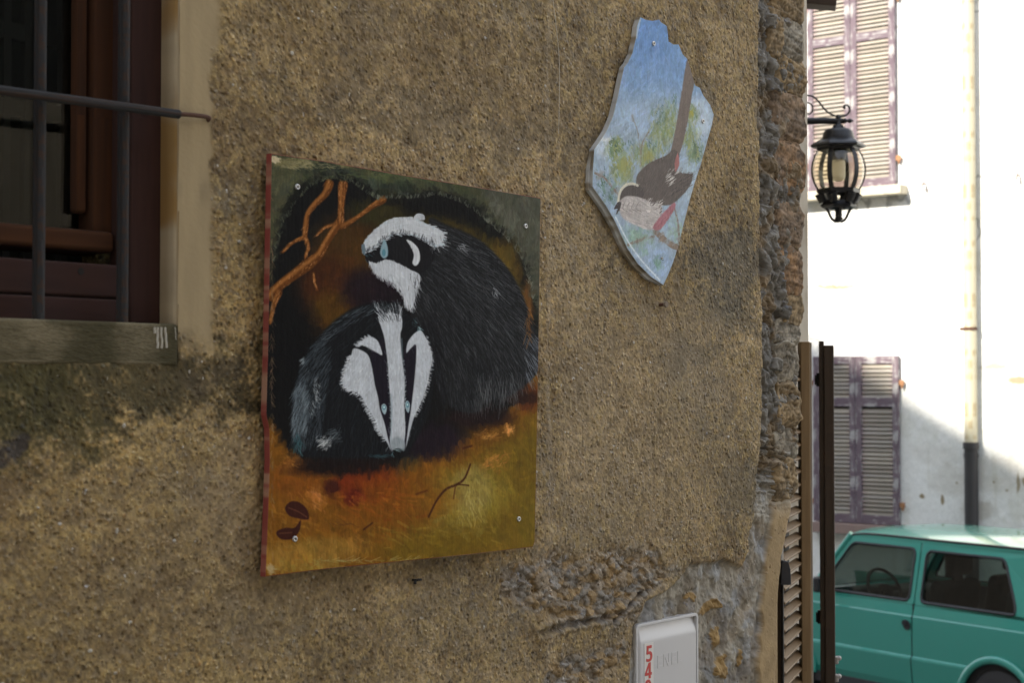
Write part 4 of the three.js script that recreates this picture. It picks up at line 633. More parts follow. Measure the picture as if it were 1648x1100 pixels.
const birdTex = canvasTex(720, 1280, (c, w, h) => {
  const R = rng(99), o = facePainter(c, (a, b) => wxy(...c5([a, b]), SZ), sxl, sxr, syb, syt, w, h);
  c.fillStyle = '#8096ae'; c.fillRect(0, 0, w, h);
  o.fill([[190, 30], [400, 30], [460, 330], [320, 380], [180, 340]], '#6c8bb0', true, 50); o.fill([[200, 40], [340, 60], [330, 180], [220, 200]], '#5f82b0', true, 40); o.fill([[60, 470], [230, 330], [400, 330], [500, 400], [440, 620], [380, 900], [310, 990], [60, 640]], '#8d9eac', true, 60); o.blob(220, 400, 90, 60, '#93a9c0', 0.7); o.blob(110, 500, 50, 50, '#aebac2', 0.8); o.blob(440, 400, 50, 90, '#a9b7c2', 0.8); o.blob(300, 900, 60, 80, '#8a9fb6', 0.9); o.blob(400, 620, 40, 80, '#9fb0ba', 0.8);
  o.dabs(270, 200, 90, 140, 200, ['#7c98ba', '#6685ae', '#8ba3bf'], 34, 8, R, 1.5, 0.2);
  const leafCols = ['#7a8650', '#888c52', '#6c7d50', '#909058', '#5c7254'];
  for (const [x, y, rx, ry, n] of [[150, 500, 36, 50, 200], [170, 580, 50, 60, 260], [250, 520, 60, 50, 260], [310, 440, 50, 90, 380], [340, 400, 30, 70, 160], [410, 380, 30, 40, 130], [400, 460, 40, 60, 200], [420, 520, 30, 40, 130]]) o.dabs(x, y, rx, ry, n, leafCols, 14, 6, R, 1.4, 0.5);
  o.dabs(180, 560, 30, 40, 120, ['#8a8a50', '#8f9058'], 12, 6, R, 1.3, 0.6); o.dabs(260, 530, 30, 20, 80, ['#8a8a52'], 12, 6, R, 1.3, 0.6); o.dabs(405, 385, 12, 12, 30, ['#96923f'], 10, 6, R, 1.3, 0.6);
  for (const [x, y, rx, ry, n] of [[140, 500, 36, 50, 90], [110, 620, 36, 60, 120], [130, 660, 30, 40, 80], [300, 380, 20, 50, 50], [270, 490, 30, 20, 40], [420, 500, 30, 50, 80], [200, 490, 30, 20, 30], [350, 340, 12, 30, 30]]) o.dabs(x, y, rx, ry, n, ['#3d5a44', '#2f4a4a', '#46603c'], 6, 4, R, 1.2, 0.6);
  o.dabs(220, 800, 60, 40, 160, ['#7f9a86', '#6f8f80', '#89a08c'], 20, 8, R, 0.9, 0.45); o.dabs(360, 780, 40, 60, 120, ['#84a08c', '#93aa9c'], 18, 8, R, 1.2, 0.45); o.dabs(290, 890, 14, 26, 60, ['#6d8f74', '#5a7c68'], 10, 5, R, 1.3, 0.55); o.dabs(302, 880, 8, 10, 10, ['#2b4446'], 6, 5, R, 1.2, 0.7); o.dabs(240, 850, 20, 20, 40, ['#7d9c82'], 10, 5, R, 1.3, 0.5);
  const TW1 = '#776b61';
  o.line([[80, 590], [110, 605], [140, 640], [160, 665]], TW1, 11, 1); o.line([[236, 570], [232, 500], [222, 440], [205, 395]], '#7a7264', 4, 1); o.line([[236, 540], [240, 490], [262, 450]], '#7a7264', 6, 1); o.line([[190, 835], [215, 825], [250, 812], [280, 806]], TW1, 13, 1); o.line([[285, 790], [310, 812], [340, 835], [358, 842]], '#776a5e', 30, 1); o.line([[350, 710], [362, 760], [366, 830]], TW1, 12, 1);
  o.work(3000, 34, 12, (u, v) => 1.3 + vn(u * 4, v * 6), 1.2, R, 0.2, 0.5);
  // the bird, tail up
  o.fill([[398, 205], [418, 262], [408, 330], [392, 430], [372, 510], [356, 545], [330, 560], [345, 480], [360, 400], [376, 300], [388, 225]], '#685d55', true, 1.5);
  const bodyP = [[220, 610], [236, 580], [270, 552], [320, 530], [346, 510], [366, 530], [356, 580], [400, 592], [412, 590], [408, 618], [390, 650], [350, 690], [320, 700], [270, 692], [230, 680]];
  o.fill(bodyP, '#544c47', true, 1.5); o.fill([[158, 690], [170, 650], [196, 632], [226, 632], [250, 660], [220, 680], [180, 684]], '#4a4340', true, 1);
  o.hairs(bodyP, 500, ['#645b55', '#453f3b', '#6e645d'], () => [0.5, -1], 14, 3, R, 0.4); o.hairs([[398, 205], [418, 262], [380, 480], [345, 520], [370, 380]], 240, ['#766a60', '#5a5048'], () => [0.15, -1], 24, 3, R, 0.4);
  o.fill([[352, 545], [362, 525], [366, 560], [352, 585]], '#94625e', true, 1); o.hairs([[316, 590], [340, 578], [362, 590], [330, 640], [318, 622]], 70, ['#b5b3ad', '#c6c4be'], () => [1, -0.9], 14, 4, R, 0.8); o.hairs([[330, 660], [380, 600], [412, 588], [402, 640], [350, 684]], 140, ['#3a3533', '#5a514a'], () => [0.9, -0.7], 16, 4, R, 0.6);
  const breast = [[160, 700], [170, 678], [190, 668], [230, 672], [256, 686], [300, 694], [306, 720], [296, 750], [276, 782], [240, 776], [200, 760], [170, 738]];
  o.fill(breast, '#a19b98', true, 2); o.hairs(breast, 420, ['#b8b3ae', '#8f8985', '#c4bfba', '#a49e9a'], (a, b) => [1, 0.4], 14, 5, R, 0.6); o.hairs([[250, 680], [306, 690], [300, 730]], 60, ['#b8b3ae', '#4a423e'], () => [0.8, -0.8], 10, 4, R, 0.8); for (let i = 0; i < 4; i++) o.line([[180 + i * 16, 690], [174 + i * 15, 710], [190 + i * 16, 722]], '#77716d', 3, 1);
  o.line([[158, 690], [164, 656], [182, 632], [206, 626], [224, 632]], '#bdbaa9', 13, 1); o.fill([[144, 712], [156, 690], [168, 690], [164, 712], [150, 732], [156, 712]], '#3a3533', true, 0.5);
  o.fill([[276, 776], [296, 744], [330, 706], [350, 690], [350, 712], [320, 760], [296, 784]], '#94636a', true, 1.5); o.hairs([[276, 776], [296, 744], [350, 690], [350, 712], [296, 784]], 90, ['#a8747a', '#8a545a'], () => [1, -1], 14, 4, R, 0.5);
  o.dabs(100, 480, 40, 3, 30, ['#c4c8c8'], 14, 4, R, -0.8, 0.6); o.line([[235, 62], [225, 100], [220, 130]], '#aab6bc', 6, 2); o.line([[150, 740], [190, 820], [240, 890], [300, 955]], '#c2ccd2', 8, 2);
  o.work(6000, 14, 5, (u, v) => 1.2 + vn(u * 5, v * 8) * 1.4, 1.0, R, 0.16, 0.5);
  finish(c, w, h, PAINT, 0.22, 8);
});
{
  const edge = std({ map: dataTex(64, 256, (u, v) => { const k = fbm(u * 6, v * 20, 3), q = ss(0.5, 0.62, fbm(u * 5 + 9, v * 14, 3)); return [mixn(0.38, 0.2, q) * (0.6 + 0.7 * k), mixn(0.38, 0.17, q) * (0.6 + 0.7 * k), mixn(0.36, 0.12, q) * (0.6 + 0.7 * k)]; }), bumpMap: grain, bumpScale: 0.002 });
  const face = std({ map: birdTex, bumpMap: brush, bumpScale: 0.0007, roughness: 0.75 });
  const t = thing('bird_painting', 'broken pointed shard painted with a long tailed bird on a branch under blue sky', 'painting', [(sxl + sxr) / 2, (syb + syt) / 2, 0.004]);
  // thicker body with a broken lower rim below the painted face
  const low = shardXY.map(([x, y], i) => { const left = i > 28 && i < 37; return left ? [x - 0.0055 - 0.003 * fbm(i * 1.7, 2, 2), y - 0.004 - 0.004 * fbm(i * 2.3, 5, 2)] : [x, y]; });
  part(t, 'shard', panelGeo(shardXY, 0.0045, 0.001, sxl, sxr, syb, syt, SZ - 0.0045), [face, edge], true);
  part(t, 'broken_rim', panelGeo(low, 0.0065, 0.0015, sxl, sxr, syb, syt, SZ - 0.0111), edge, true);
  for (const [a, b] of [[1052, 70], [1131, 195], [1065, 416]]) screwAt(t, a, b, SZ + 0.0008, b > 400 ? 0.0032 : 0.0052);
}

// ------------------------------------------------------------ meter box, bolt, nails, thread
{
  const bz = 0.002, tl = wxy(1027, 1009, bz), tr = wxy(1126, 988, bz), w = tr[0] - tl[0], top = (tl[1] + tr[1]) / 2 + 0.001, hgt = w * 1.5, cx = (tl[0] + tr[0]) / 2, cy = top - hgt / 2;
  const t = thing('meter_box', 'white plastic meter box with red numbers set in grey mortar at the bottom', 'meter box', [cx, cy, -0.037]);
  const white = phys({ color: lin(0.54, 0.54, 0.545), roughness: 0.3, clearcoat: 0.3, clearcoatRoughness: 0.2 });
  const rr = (w, h, r) => { const s = new THREE.Shape(); s.moveTo(-w / 2 + r, -h / 2); s.lineTo(w / 2 - r, -h / 2); s.quadraticCurveTo(w / 2, -h / 2, w / 2, -h / 2 + r); s.lineTo(w / 2, h / 2 - r); s.quadraticCurveTo(w / 2, h / 2, w / 2 - r, h / 2); s.lineTo(-w / 2 + r, h / 2); s.quadraticCurveTo(-w / 2, h / 2, -w / 2, h / 2 - r); s.lineTo(-w / 2, -h / 2 + r); s.quadraticCurveTo(-w / 2, -h / 2, -w / 2 + r, -h / 2); return s; };
  const fr = rr(w, hgt, 0.012); fr.holes.push(rr(w - 0.008, hgt - 0.008, 0.009));
  part(t, 'frame', new THREE.ExtrudeGeometry(fr, { depth: 0.034, bevelEnabled: true, bevelSize: 0.001, bevelThickness: 0.001, bevelSegments: 2 }), white);
  // door with a sloping shoulder along its top and left edges
  const dw = w - 0.0086, dh = hgt - 0.0086, door = new THREE.BoxGeometry(dw, dh, 0.02, 60, 80, 1).translate(0, 0, 0.02), p = door.attributes.position;
  for (let i = 0; i < p.count; i++) if (p.getZ(i) > 0.02) { const a = dh / 2 - p.getY(i), b = p.getX(i) + dw / 2, q = dw / 2 - p.getX(i); p.setZ(i, 0.034 - 0.008 * (1 - ss(0, 0.036, a)) - 0.004 * (1 - ss(0, 0.012, b)) - 0.004 * (1 - ss(0, 0.004, q))); }
  door.computeVertexNormals(); part(t, 'door', door, white);
  const font = await new FontLoader().loadAsync('fonts/droid/droid_sans_bold.typeface.json'), red = std({ color: lin(0.5, 0.025, 0.02), roughness: 0.5 });
  const local = (px, py) => { const q = wxy(px, py, 0.002); return [q[0] - cx, q[1] - cy]; };
  const s0 = local(1047, 1036), s1 = local(1047, 1130), sw = local(1054.5, 1060)[0] - local(1040, 1060)[0];
  part(t, 'sticker', box(sw, s0[1] - s1[1], 0.0008, s0[0], (s0[1] + s1[1]) / 2, 0.0345), std({ color: lin(0.68, 0.66, 0.63), roughness: 0.5 }));
  for (const [ch, px, py] of [['5', 1047.3, 1053], ['4', 1045.8, 1080.5], ['9', 1045.5, 1108]]) {
    const g = new TextGeometry(ch, { font, size: 0.036, depth: 0.0008, curveSegments: 6 }); g.computeBoundingBox(); const b = g.boundingBox, q = local(px, py);
    g.translate(-(b.max.x + b.min.x) / 2, -(b.max.y + b.min.y) / 2, 0).scale(0.92, 0.92, 1).translate(q[0], q[1], 0.0348); part(t, 'digit', g, red);
  }
  const e = new TextGeometry('ENEL', { font, size: 0.026, depth: 0.0012, curveSegments: 4 }); e.computeBoundingBox(); const b = e.boundingBox, q = local(1081, 1062);
  part(t, 'raised_lettering', e.translate(-(b.max.x + b.min.x) / 2, -(b.max.y + b.min.y) / 2, 0).scale(1.1, 1, 1).translate(q[0], q[1], 0.0335), white);
}
{
  const p = onWall(1062, 491), t = thing('wall_bolt', 'small rusty bolt sticking out of the wall below the bird shard', 'bolt', [p.x, p.y, 0]);
  part(t, 'shank', cyl([0, 0, -0.01], [0.001, 0.0006, 0.014], 0.0036, 0.0034, 10), M.rust);
  part(t, 'head', cyl([-0.001, 0.0006, 0.013], [-0.001, 0.0006, 0.018], 0.0066, 0.0062, 6), std({ color: lin(0.2, 0.16, 0.12), roughness: 0.8 }));
  const n = onWall(665, 934), k = thing('bent_nail', 'small dark bent nail in the wall under the badger panel', 'nail', [n.x, n.y, 0]);
  part(k, 'shank', tube([[0, 0, -0.004], [0, 0, 0.006], [0.006, 0.0005, 0.009], [0.012, 0.0, 0.008]], 0.0021, 16, 8), M.recess);
  part(k, 'head', cyl([-0.002, -0.001, 0.0065], [-0.0035, -0.006, 0.0075], 0.0026, 0.003, 8), M.recess);
  const a = onWall(881, -30), m = onWall(895, 90), b = onWall(895, 216), th = tube([[a.x, a.y, 0.008], [m.x, m.y, 0.007], [mixn(m.x, b.x, 0.5), (m.y + b.y) / 2, 0.008], [b.x, b.y, 0.006]], 0.0006, 40, 5);
  const th0 = thing('thread', 'thin pale thread hanging down the wall left of the bird shard', 'thread', [b.x, b.y, 0]); part(th0, 'strand', th, std({ color: lin(0.6, 0.56, 0.48) }), true);
}
// ------------------------------------------------------------ low cream building behind the corner
const LAMPD = 7.2, level = (px, depth) => { const p = atDepth(px, 620, depth); return [p.x, p.z]; };
{
  const n = onWall(1301, 620, -0.27), N = [n.x, -0.27], Q = level(1296, 8.2), top = 3.06;
  const b = thing('cream_outbuilding', 'low cream plastered building just past the stone corner, carrying the lantern', 'outbuilding', [N[0], 0, N[1]]);
  const s = new THREE.Shape([[3.5, -0.27], N, Q, [Q[0], -5], [3.5, -5]].map(([x, z]) => new THREE.Vector2(x, -z)));
  const pl = dataTex(256, 256, (u, v) => { const k = fbm(u * 9, v * 9, 4), q = ss(0.55, 0.7, fbm(u * 7 + 3, v * 5, 4)); return [mixn(0.52, 0.36, q) * (0.8 + 0.4 * k), mixn(0.47, 0.3, q) * (0.8 + 0.4 * k), mixn(0.38, 0.21, q) * (0.8 + 0.4 * k)]; });
  const cream = std({ map: pl, bumpMap: pl, bumpScale: 0.004 });
  part(b, 'wall', uvBox(clean(new THREE.ExtrudeGeometry(s, { depth: top + 1.3, bevelEnabled: false }).rotateX(-Math.PI / 2).translate(0, -1.3, 0)), 1), cream, true);
  const d = new V3(Q[0] - N[0], 0, Q[1] - N[1]), L = d.length(), ang = Math.atan2(-d.z, d.x), out = new V3(-d.z, 0, d.x).normalize();
  const roof = box(L, 0.1, 2.6, 0, 0, 0).translate(0, 0, -1.34).rotateX(-0.16).rotateY(ang).translate((N[0] + Q[0]) / 2, top + 0.14, (N[1] + Q[1]) / 2);
  part(b, 'roof', roof, std({ color: lin(0.3, 0.14, 0.08) }), true);
  { const t = 0.47, c = N[0] + d.x * t, e = N[1] + d.z * t; part(b, 'beam', uvBox(rbox(0.1, 0.11, 0.5, 0.004).translate(0, 0, -0.125).rotateX(0.12).rotateY(ang).translate(c, top + 0.06, e), 0.5), M.brownWood, true); }
  const A = level(1262, 4.12), Bp = level(1286, 4.36);
  part(b, 'dark_opening', boxTo(3.5, 3.8, 0.1, 1.7, -0.269, -0.25), M.dark, true);
}
// shutters of that building
const away = (px) => { const r = (px - 824) / FOCAL, v = new V3(COS, 0, -SIN).addScaledVector(new V3(SIN, 0, COS), r); return v.normalize(); };
{
  const a = level(1253, 3.98), b = level(1286, 4.3), dir = new V3(b[0] - a[0], 0, b[1] - a[1]), len = dir.length(), ang = Math.atan2(-dir.z, dir.x), yTop = 1.6 + (620 - 551) * 4.3 / FOCAL, yB = 0.35;
  const t = thing('louvred_shutter', 'beige louvred wooden shutter half hidden behind the stone corner', 'shutter', [a[0], yB, a[1]], ang);
  part(t, 'near_stile', uvBox(rbox(0.04, yTop - yB, 0.035, 0.003, 0.0, (yTop - yB) / 2, -0.01), 0.5), M.brownWood);
  for (let y = 0.06, i = 0; y < yTop - yB - 0.06; y += 0.0345, i++) part(t, 'slat', uvBox(rbox(len - 0.03, 0.009, 0.024, 0.0043).rotateX(0.5).translate(len / 2 + 0.004, y, 0.0), 0.5), M.leafWood);
  part(t, 'backing', box(len + 0.03, yTop - yB, 0.006, len / 2, (yTop - yB) / 2, -0.034), M.dark);
  // the far post, square to the line of sight
  const p = level(1296, 4.25), post = thing('shutter_post', 'tall beige wooden post beside the louvred shutter at the stone corner', 'post', [p[0], yB, p[1]], Math.atan2(-COS, SIN));
  const k = 4.25 / FOCAL;
  part(post, 'post', uvBox(rbox(15.5 * k, yTop - yB, 0.045, 0.003, -0.2 * k, (yTop - yB) / 2, -0.022), 0.5), std({ map: woodTex([0.36, 0.25, 0.13], [0.22, 0.145, 0.07], 1, null, 29), roughness: 0.7 }));
  part(post, 'edge_strip', uvBox(rbox(3.4 * k, yTop - yB - 0.004, 0.03, 0.002, 9.4 * k, (yTop - yB) / 2, -0.02), 0.5), std({ map: woodTex([0.4, 0.36, 0.3], [0.28, 0.24, 0.19], 1, null, 2), roughness: 0.7 }));
  const q = level(1330, 5), k5 = 5 / FOCAL, y2 = 1.6 + (620 - 549) * k5, dk = thing('dark_shutter', 'dark brown shutter leaf seen on its edge between the corner and the car', 'shutter', [q[0], yB, q[1]], Math.atan2(-COS, SIN) - (1330 - 824) / FOCAL * 0.98);
  part(dk, 'leaf', uvBox(rbox(16 * k5, y2 - yB - 7 * k5, 0.42, 0.004, 3.6 * k5, (y2 - yB - 7 * k5) / 2, -0.21), 0.5), M.brownWood);
  part(dk, 'rebate', uvBox(rbox(8.4 * k5, y2 - yB, 0.4, 0.004, -8 * k5, (y2 - yB) / 2, -0.215), 0.5), M.brownWood);
  for (const py of [612, 1000]) { const y = 1.6 + (620 - py) * k5 - yB; part(dk, 'hinge', merged([cyl([-13.6 * k5, y - 0.02, -0.1], [-13.6 * k5, y + 0.022, -0.1], 0.006, 0.006, 10), box(0.02, 0.03, 0.004, -14 * k5, y, -0.1)]), M.blackMetal); }
  for (const py of [1063, 1092]) { const y = 1.6 + (620 - py) * k5 - yB; part(dk, 'catch', merged([rbox(0.012, 0.024, 0.02, 0.004, 13.5 * k5, y, -0.03), new THREE.SphereGeometry(0.008, 12, 8).translate(17 * k5, y + 0.006, -0.03)]), std({ color: lin(0.4, 0.38, 0.36), roughness: 0.5, metalness: 0.4 })); }
  const c = level(1264.5, 3.93), kc = 3.93 / FOCAL, yc = 1.6 + (620 - 941) * kc, latch = thing('shutter_latch', 'small black box with a sloping top on the wall edge beside the shutter slats', 'latch', [c[0], yc, c[1]], Math.atan2(-COS, SIN));
  const ls = new THREE.Shape([[-7.5, 0], [7.5, 0], [6.5, 24], [3, 36], [-4, 37], [-6.5, 34]].map(([x, y]) => new THREE.Vector2(x * kc, y * kc)));
  part(latch, 'housing', new THREE.ExtrudeGeometry(ls, { depth: 0.02, bevelEnabled: true, bevelSize: 0.001, bevelThickness: 0.001, bevelSegments: 2 }).translate(0, 0, -0.03), std({ color: lin(0.03, 0.035, 0.05), roughness: 0.45 }));
  part(latch, 'rod', cyl([-5 * kc, 0.002, -0.02], [-5 * kc, -0.3, -0.02], 0.0035, 0.0035, 10), M.blackMetal);
}
// lantern
{
  const k = LAMPD / FOCAL, c0 = atDepth(1348.5, 195, LAMPD), L = thing('wall_lantern', 'black six-sided carriage lantern with barrel glass hanging from a scrolled bracket', 'lantern', [c0.x, c0.y, c0.z], Math.atan2(-COS, SIN));
  const U = k / 4.231, ax = 332, ay = 322;                      // picture crop units to metres round the arm's axis
  const X = (x) => (x - ax) * U, Y = (y) => (ay - y) * U;
  const lathe = (pr, seg) => new THREE.LatheGeometry(pr.map(([r, y]) => new THREE.Vector2(Math.max(r * U, 0.0001), Y(y))), seg, Math.PI / 6);
  const hex = (pr) => toCreasedNormals(lathe(pr, 6).rotateY(0), 0.6);
  part(L, 'arm', merged([cyl([X(-60), Y(324), 0], [X(365), Y(320), 0], 29 * U, 18 * U, 20), new THREE.LatheGeometry([[0.1, 0], [15, 2], [19, 14], [9, 30], [16, 42], [14, 54], [4, 70], [0.1, 78]].map(([r, y]) => new THREE.Vector2(r * U, y * U)), 16).rotateZ(-Math.PI / 2).translate(X(365), Y(320), 0)]), M.blackMetal);
  part(L, 'scroll', merged([tube([[40, 195], [85, 150], [130, 146], [165, 156], [205, 195], [245, 245], [285, 275], [335, 290], [380, 285], [405, 265], [412, 240], [400, 216], [382, 212], [372, 222], [376, 236]].map(([x, y]) => [X(x), Y(y), 0]), 6.5 * U, 90, 8), new THREE.SphereGeometry(11 * U, 12, 10).translate(X(374), Y(228), 0)]), M.blackMetal);
  part(L, 'scroll', tube([[80, 215], [105, 200], [132, 197], [152, 212], [158, 238], [150, 262], [130, 274], [112, 262]].map(([x, y]) => [X(x), Y(y), 0]), 5.5 * U, 50, 8), M.blackMetal);
  part(L, 'wall_plate', rbox(0.012, 0.16, 0.06, 0.004, X(-60), Y(270), 0), M.blackMetal);
  part(L, 'cap', merged([lathe([[10, 278], [14, 292], [20, 300], [20, 345], [34, 352], [42, 366], [58, 372], [88, 384], [101, 400], [107, 430], [113, 446], [113, 470]], 32), hex([[90, 436], [120, 446], [152, 464], [182, 482], [192, 494], [184, 504], [150, 510], [140, 526], [20, 526]])]), M.blackMetal);
  const glassR = (y) => { const t = (y - 660) / 135; return 178 - 42 * t * t; };
  const prof = []; for (let i = 0; i <= 16; i++) { const y = 522 + (270 * i) / 16; prof.push([glassR(y) - 4, y]); }
  part(L, 'glass', lathe(prof, 48), phys({ color: lin(0.94, 0.9, 0.78), transmission: 1, thickness: 0, roughness: 0.06, ior: 1.5 }));
  for (let i = 0; i < 6; i++) {
    const th = (i / 6) * Math.PI * 2 + Math.PI / 6, pts = [];
    for (let j = 0; j <= 12; j++) { const y = 516 + (280 * j) / 12; pts.push(new V3(Math.sin(th) * glassR(y) * U, Y(y), Math.cos(th) * glassR(y) * U)); }
    const cv = new THREE.CatmullRomCurve3(pts), sh = new THREE.Shape([[-5, -13], [5, -13], [5, 13], [-5, 13]].map(([a, b]) => new THREE.Vector2(a * U, b * U)));
    const g = [], w = 17 * U; // a flat strap following the barrel
    const pos = [], idx = [], tx = new V3(Math.cos(th), 0, -Math.sin(th)), rad = new V3(Math.sin(th), 0, Math.cos(th));
    for (let j = 0; j <= 24; j++) { const p = cv.getPoint(j / 24); for (const [a, b] of [[-1, 0], [1, 0], [1, 1], [-1, 1]]) { const q = p.clone().addScaledVector(tx, a * w).addScaledVector(rad, b * 7 * U); pos.push(q.x, q.y, q.z); } }
    for (let j = 0; j < 24; j++) for (let a = 0; a < 4; a++) { const p = j * 4 + a, q = j * 4 + ((a + 1) % 4); idx.push(p, p + 4, q, q, p + 4, q + 4); }
    const bg = new THREE.BufferGeometry(); bg.setAttribute('position', new THREE.Float32BufferAttribute(pos, 3)); bg.setIndex(idx); bg.computeVertexNormals(); part(L, 'rib', toCreasedNormals(bg, 0.5), M.blackMetal);
  }
  const ring = (r0, r1, y0, y1) => hex([[r0, y0], [r1, y0], [r1 + 2, (y0 + y1) / 2], [r1, y1], [r0, y1], [r0, y0]]);
  part(L, 'basket_ring', ring(90, 148, 788, 818), M.blackMetal);
  part(L, 'basket_ring', merged([hex([[70, 872], [104, 872], [112, 890], [126, 902], [118, 914], [100, 922], [60, 918], [70, 872]])]), M.blackMetal);
  const cup = [];
  for (let i = 0; i < 6; i++) { const th = (i / 6) * Math.PI * 2 + Math.PI / 6, A = [Math.sin(th) * 128 * U, Y(816), Math.cos(th) * 128 * U], B = [Math.sin(th) * 98 * U, Y(874), Math.cos(th) * 98 * U]; cup.push(cyl(A, B, 39 * U, 36 * U, 4)); }
  part(L, 'basket_posts', merged(cup), M.blackMetal);
  for (let i = 0; i < 4; i++) { const th = (i / 4) * Math.PI * 2 + Math.PI / 2, rp = ([r, y]) => [Math.sin(th) * r * U, Y(y), Math.cos(th) * r * U]; part(L, 'tail_scroll', tube([[92, 914], [78, 930], [66, 952], [52, 984], [34, 1004], [16, 1010], [14, 994], [24, 984]].map(rp), 10 * U, 40, 8), M.blackMetal); }
  part(L, 'finial', lathe([[0.1, 920], [10, 926], [8, 938], [24, 956], [26, 972], [12, 984], [16, 998], [10, 1014], [0.1, 1022]], 16), M.blackMetal);
  part(L, 'lamp_holder', lathe([[0.1, 522], [52, 524], [52, 584], [0.1, 585]], 24), std({ color: lin(0.07, 0.07, 0.075), roughness: 0.5 }));
  part(L, 'bulb', lathe([[30, 586], [42, 594], [46, 620], [46, 700], [40, 722], [20, 736], [0.1, 740]], 24), phys({ color: lin(0.85, 0.83, 0.76), transmission: 0.5, thickness: 0, roughness: 0.5 }));
}

// ------------------------------------------------------------ tall house further back, mirrored darkly in the car's windows
{
  const O = thing('tall_house', 'tall weathered house behind the rendered house, seen only as a reflection', 'house', [-2, 0, -18]);
  const om = std({ map: dataTex(256, 256, (u, v) => { const k = fbm(u * 20, v * 20, 4); return [0.17 + 0.12 * k, 0.14 + 0.1 * k, 0.1 + 0.08 * k]; }) });
  part(O, 'wall', uvBox(boxTo(-6, 3.2, -1.2, 10, -27, -10.4), 3), om, true); part(O, 'roof', boxTo(-6.3, 3.5, 10.002, 10.2, -27.3, -10.1), std({ color: lin(0.3, 0.13, 0.07) }), true);
  for (const z of [-13, -16.5, -20]) for (const y of [1.2, 4.4, 7.2]) part(O, 'window', boxTo(3.19, 3.215, y, y + 1.5, z - 1, z), M.dark, true);
}
// ------------------------------------------------------------ house on the near side of the lane, behind the camera: it shades the left of the wall
{
  const O = thing('opposite_house', 'tall stone coloured house on the other side of the lane behind the viewer', 'house', [-4, 0, 5.2]);
  const om = std({ map: dataTex(256, 256, (u, v) => { const k = fbm(u * 20, v * 20, 4); return [0.2 + 0.14 * k, 0.16 + 0.11 * k, 0.11 + 0.08 * k]; }) });
  // a tall front close to the lane on the left, stepping back and down to the right
  part(O, 'wall', uvBox(boxTo(-9, 1.2, -0.4, 8.6, 3.6, 4.0), 3), om, true);
  part(O, 'side_wall', uvBox(boxTo(0.8, 1.197, -0.4, 8.598, 4.001, 11), 3), om, true);
  part(O, 'roof', boxTo(-9.3, 1.5, 8.602, 8.8, 3.3, 11.3), std({ color: lin(0.3, 0.13, 0.07) }), true);
  for (const [x, y] of [[-5.5, 1.2], [-2, 1.2], [-5.5, 4], [-2, 4]]) { part(O, 'window', boxTo(x, x + 1, y, y + 1.4, 3.585, 3.61), M.dark, true); part(O, 'window_sill', boxTo(x - 0.1, x + 1.1, y - 0.08, y - 0.002, 3.5, 3.599), om, true); }
  part(O, 'annexe_wall', uvBox(boxTo(1.201, 7.6, -1.2, 5.2, 5.4, 5.8), 3), om, true);
  part(O, 'annexe_roof', boxTo(1.21, 7.9, 5.202, 5.4, 5.1, 11.3), std({ color: lin(0.3, 0.13, 0.07) }), true);
  for (const [x, y] of [[2.2, 1.2], [4.7, 1.2], [2.2, 3.2], [4.7, 3.2]]) part(O, 'window', boxTo(x, x + 1, y, y + 1.2, 5.385, 5.41), M.dark, true);
}

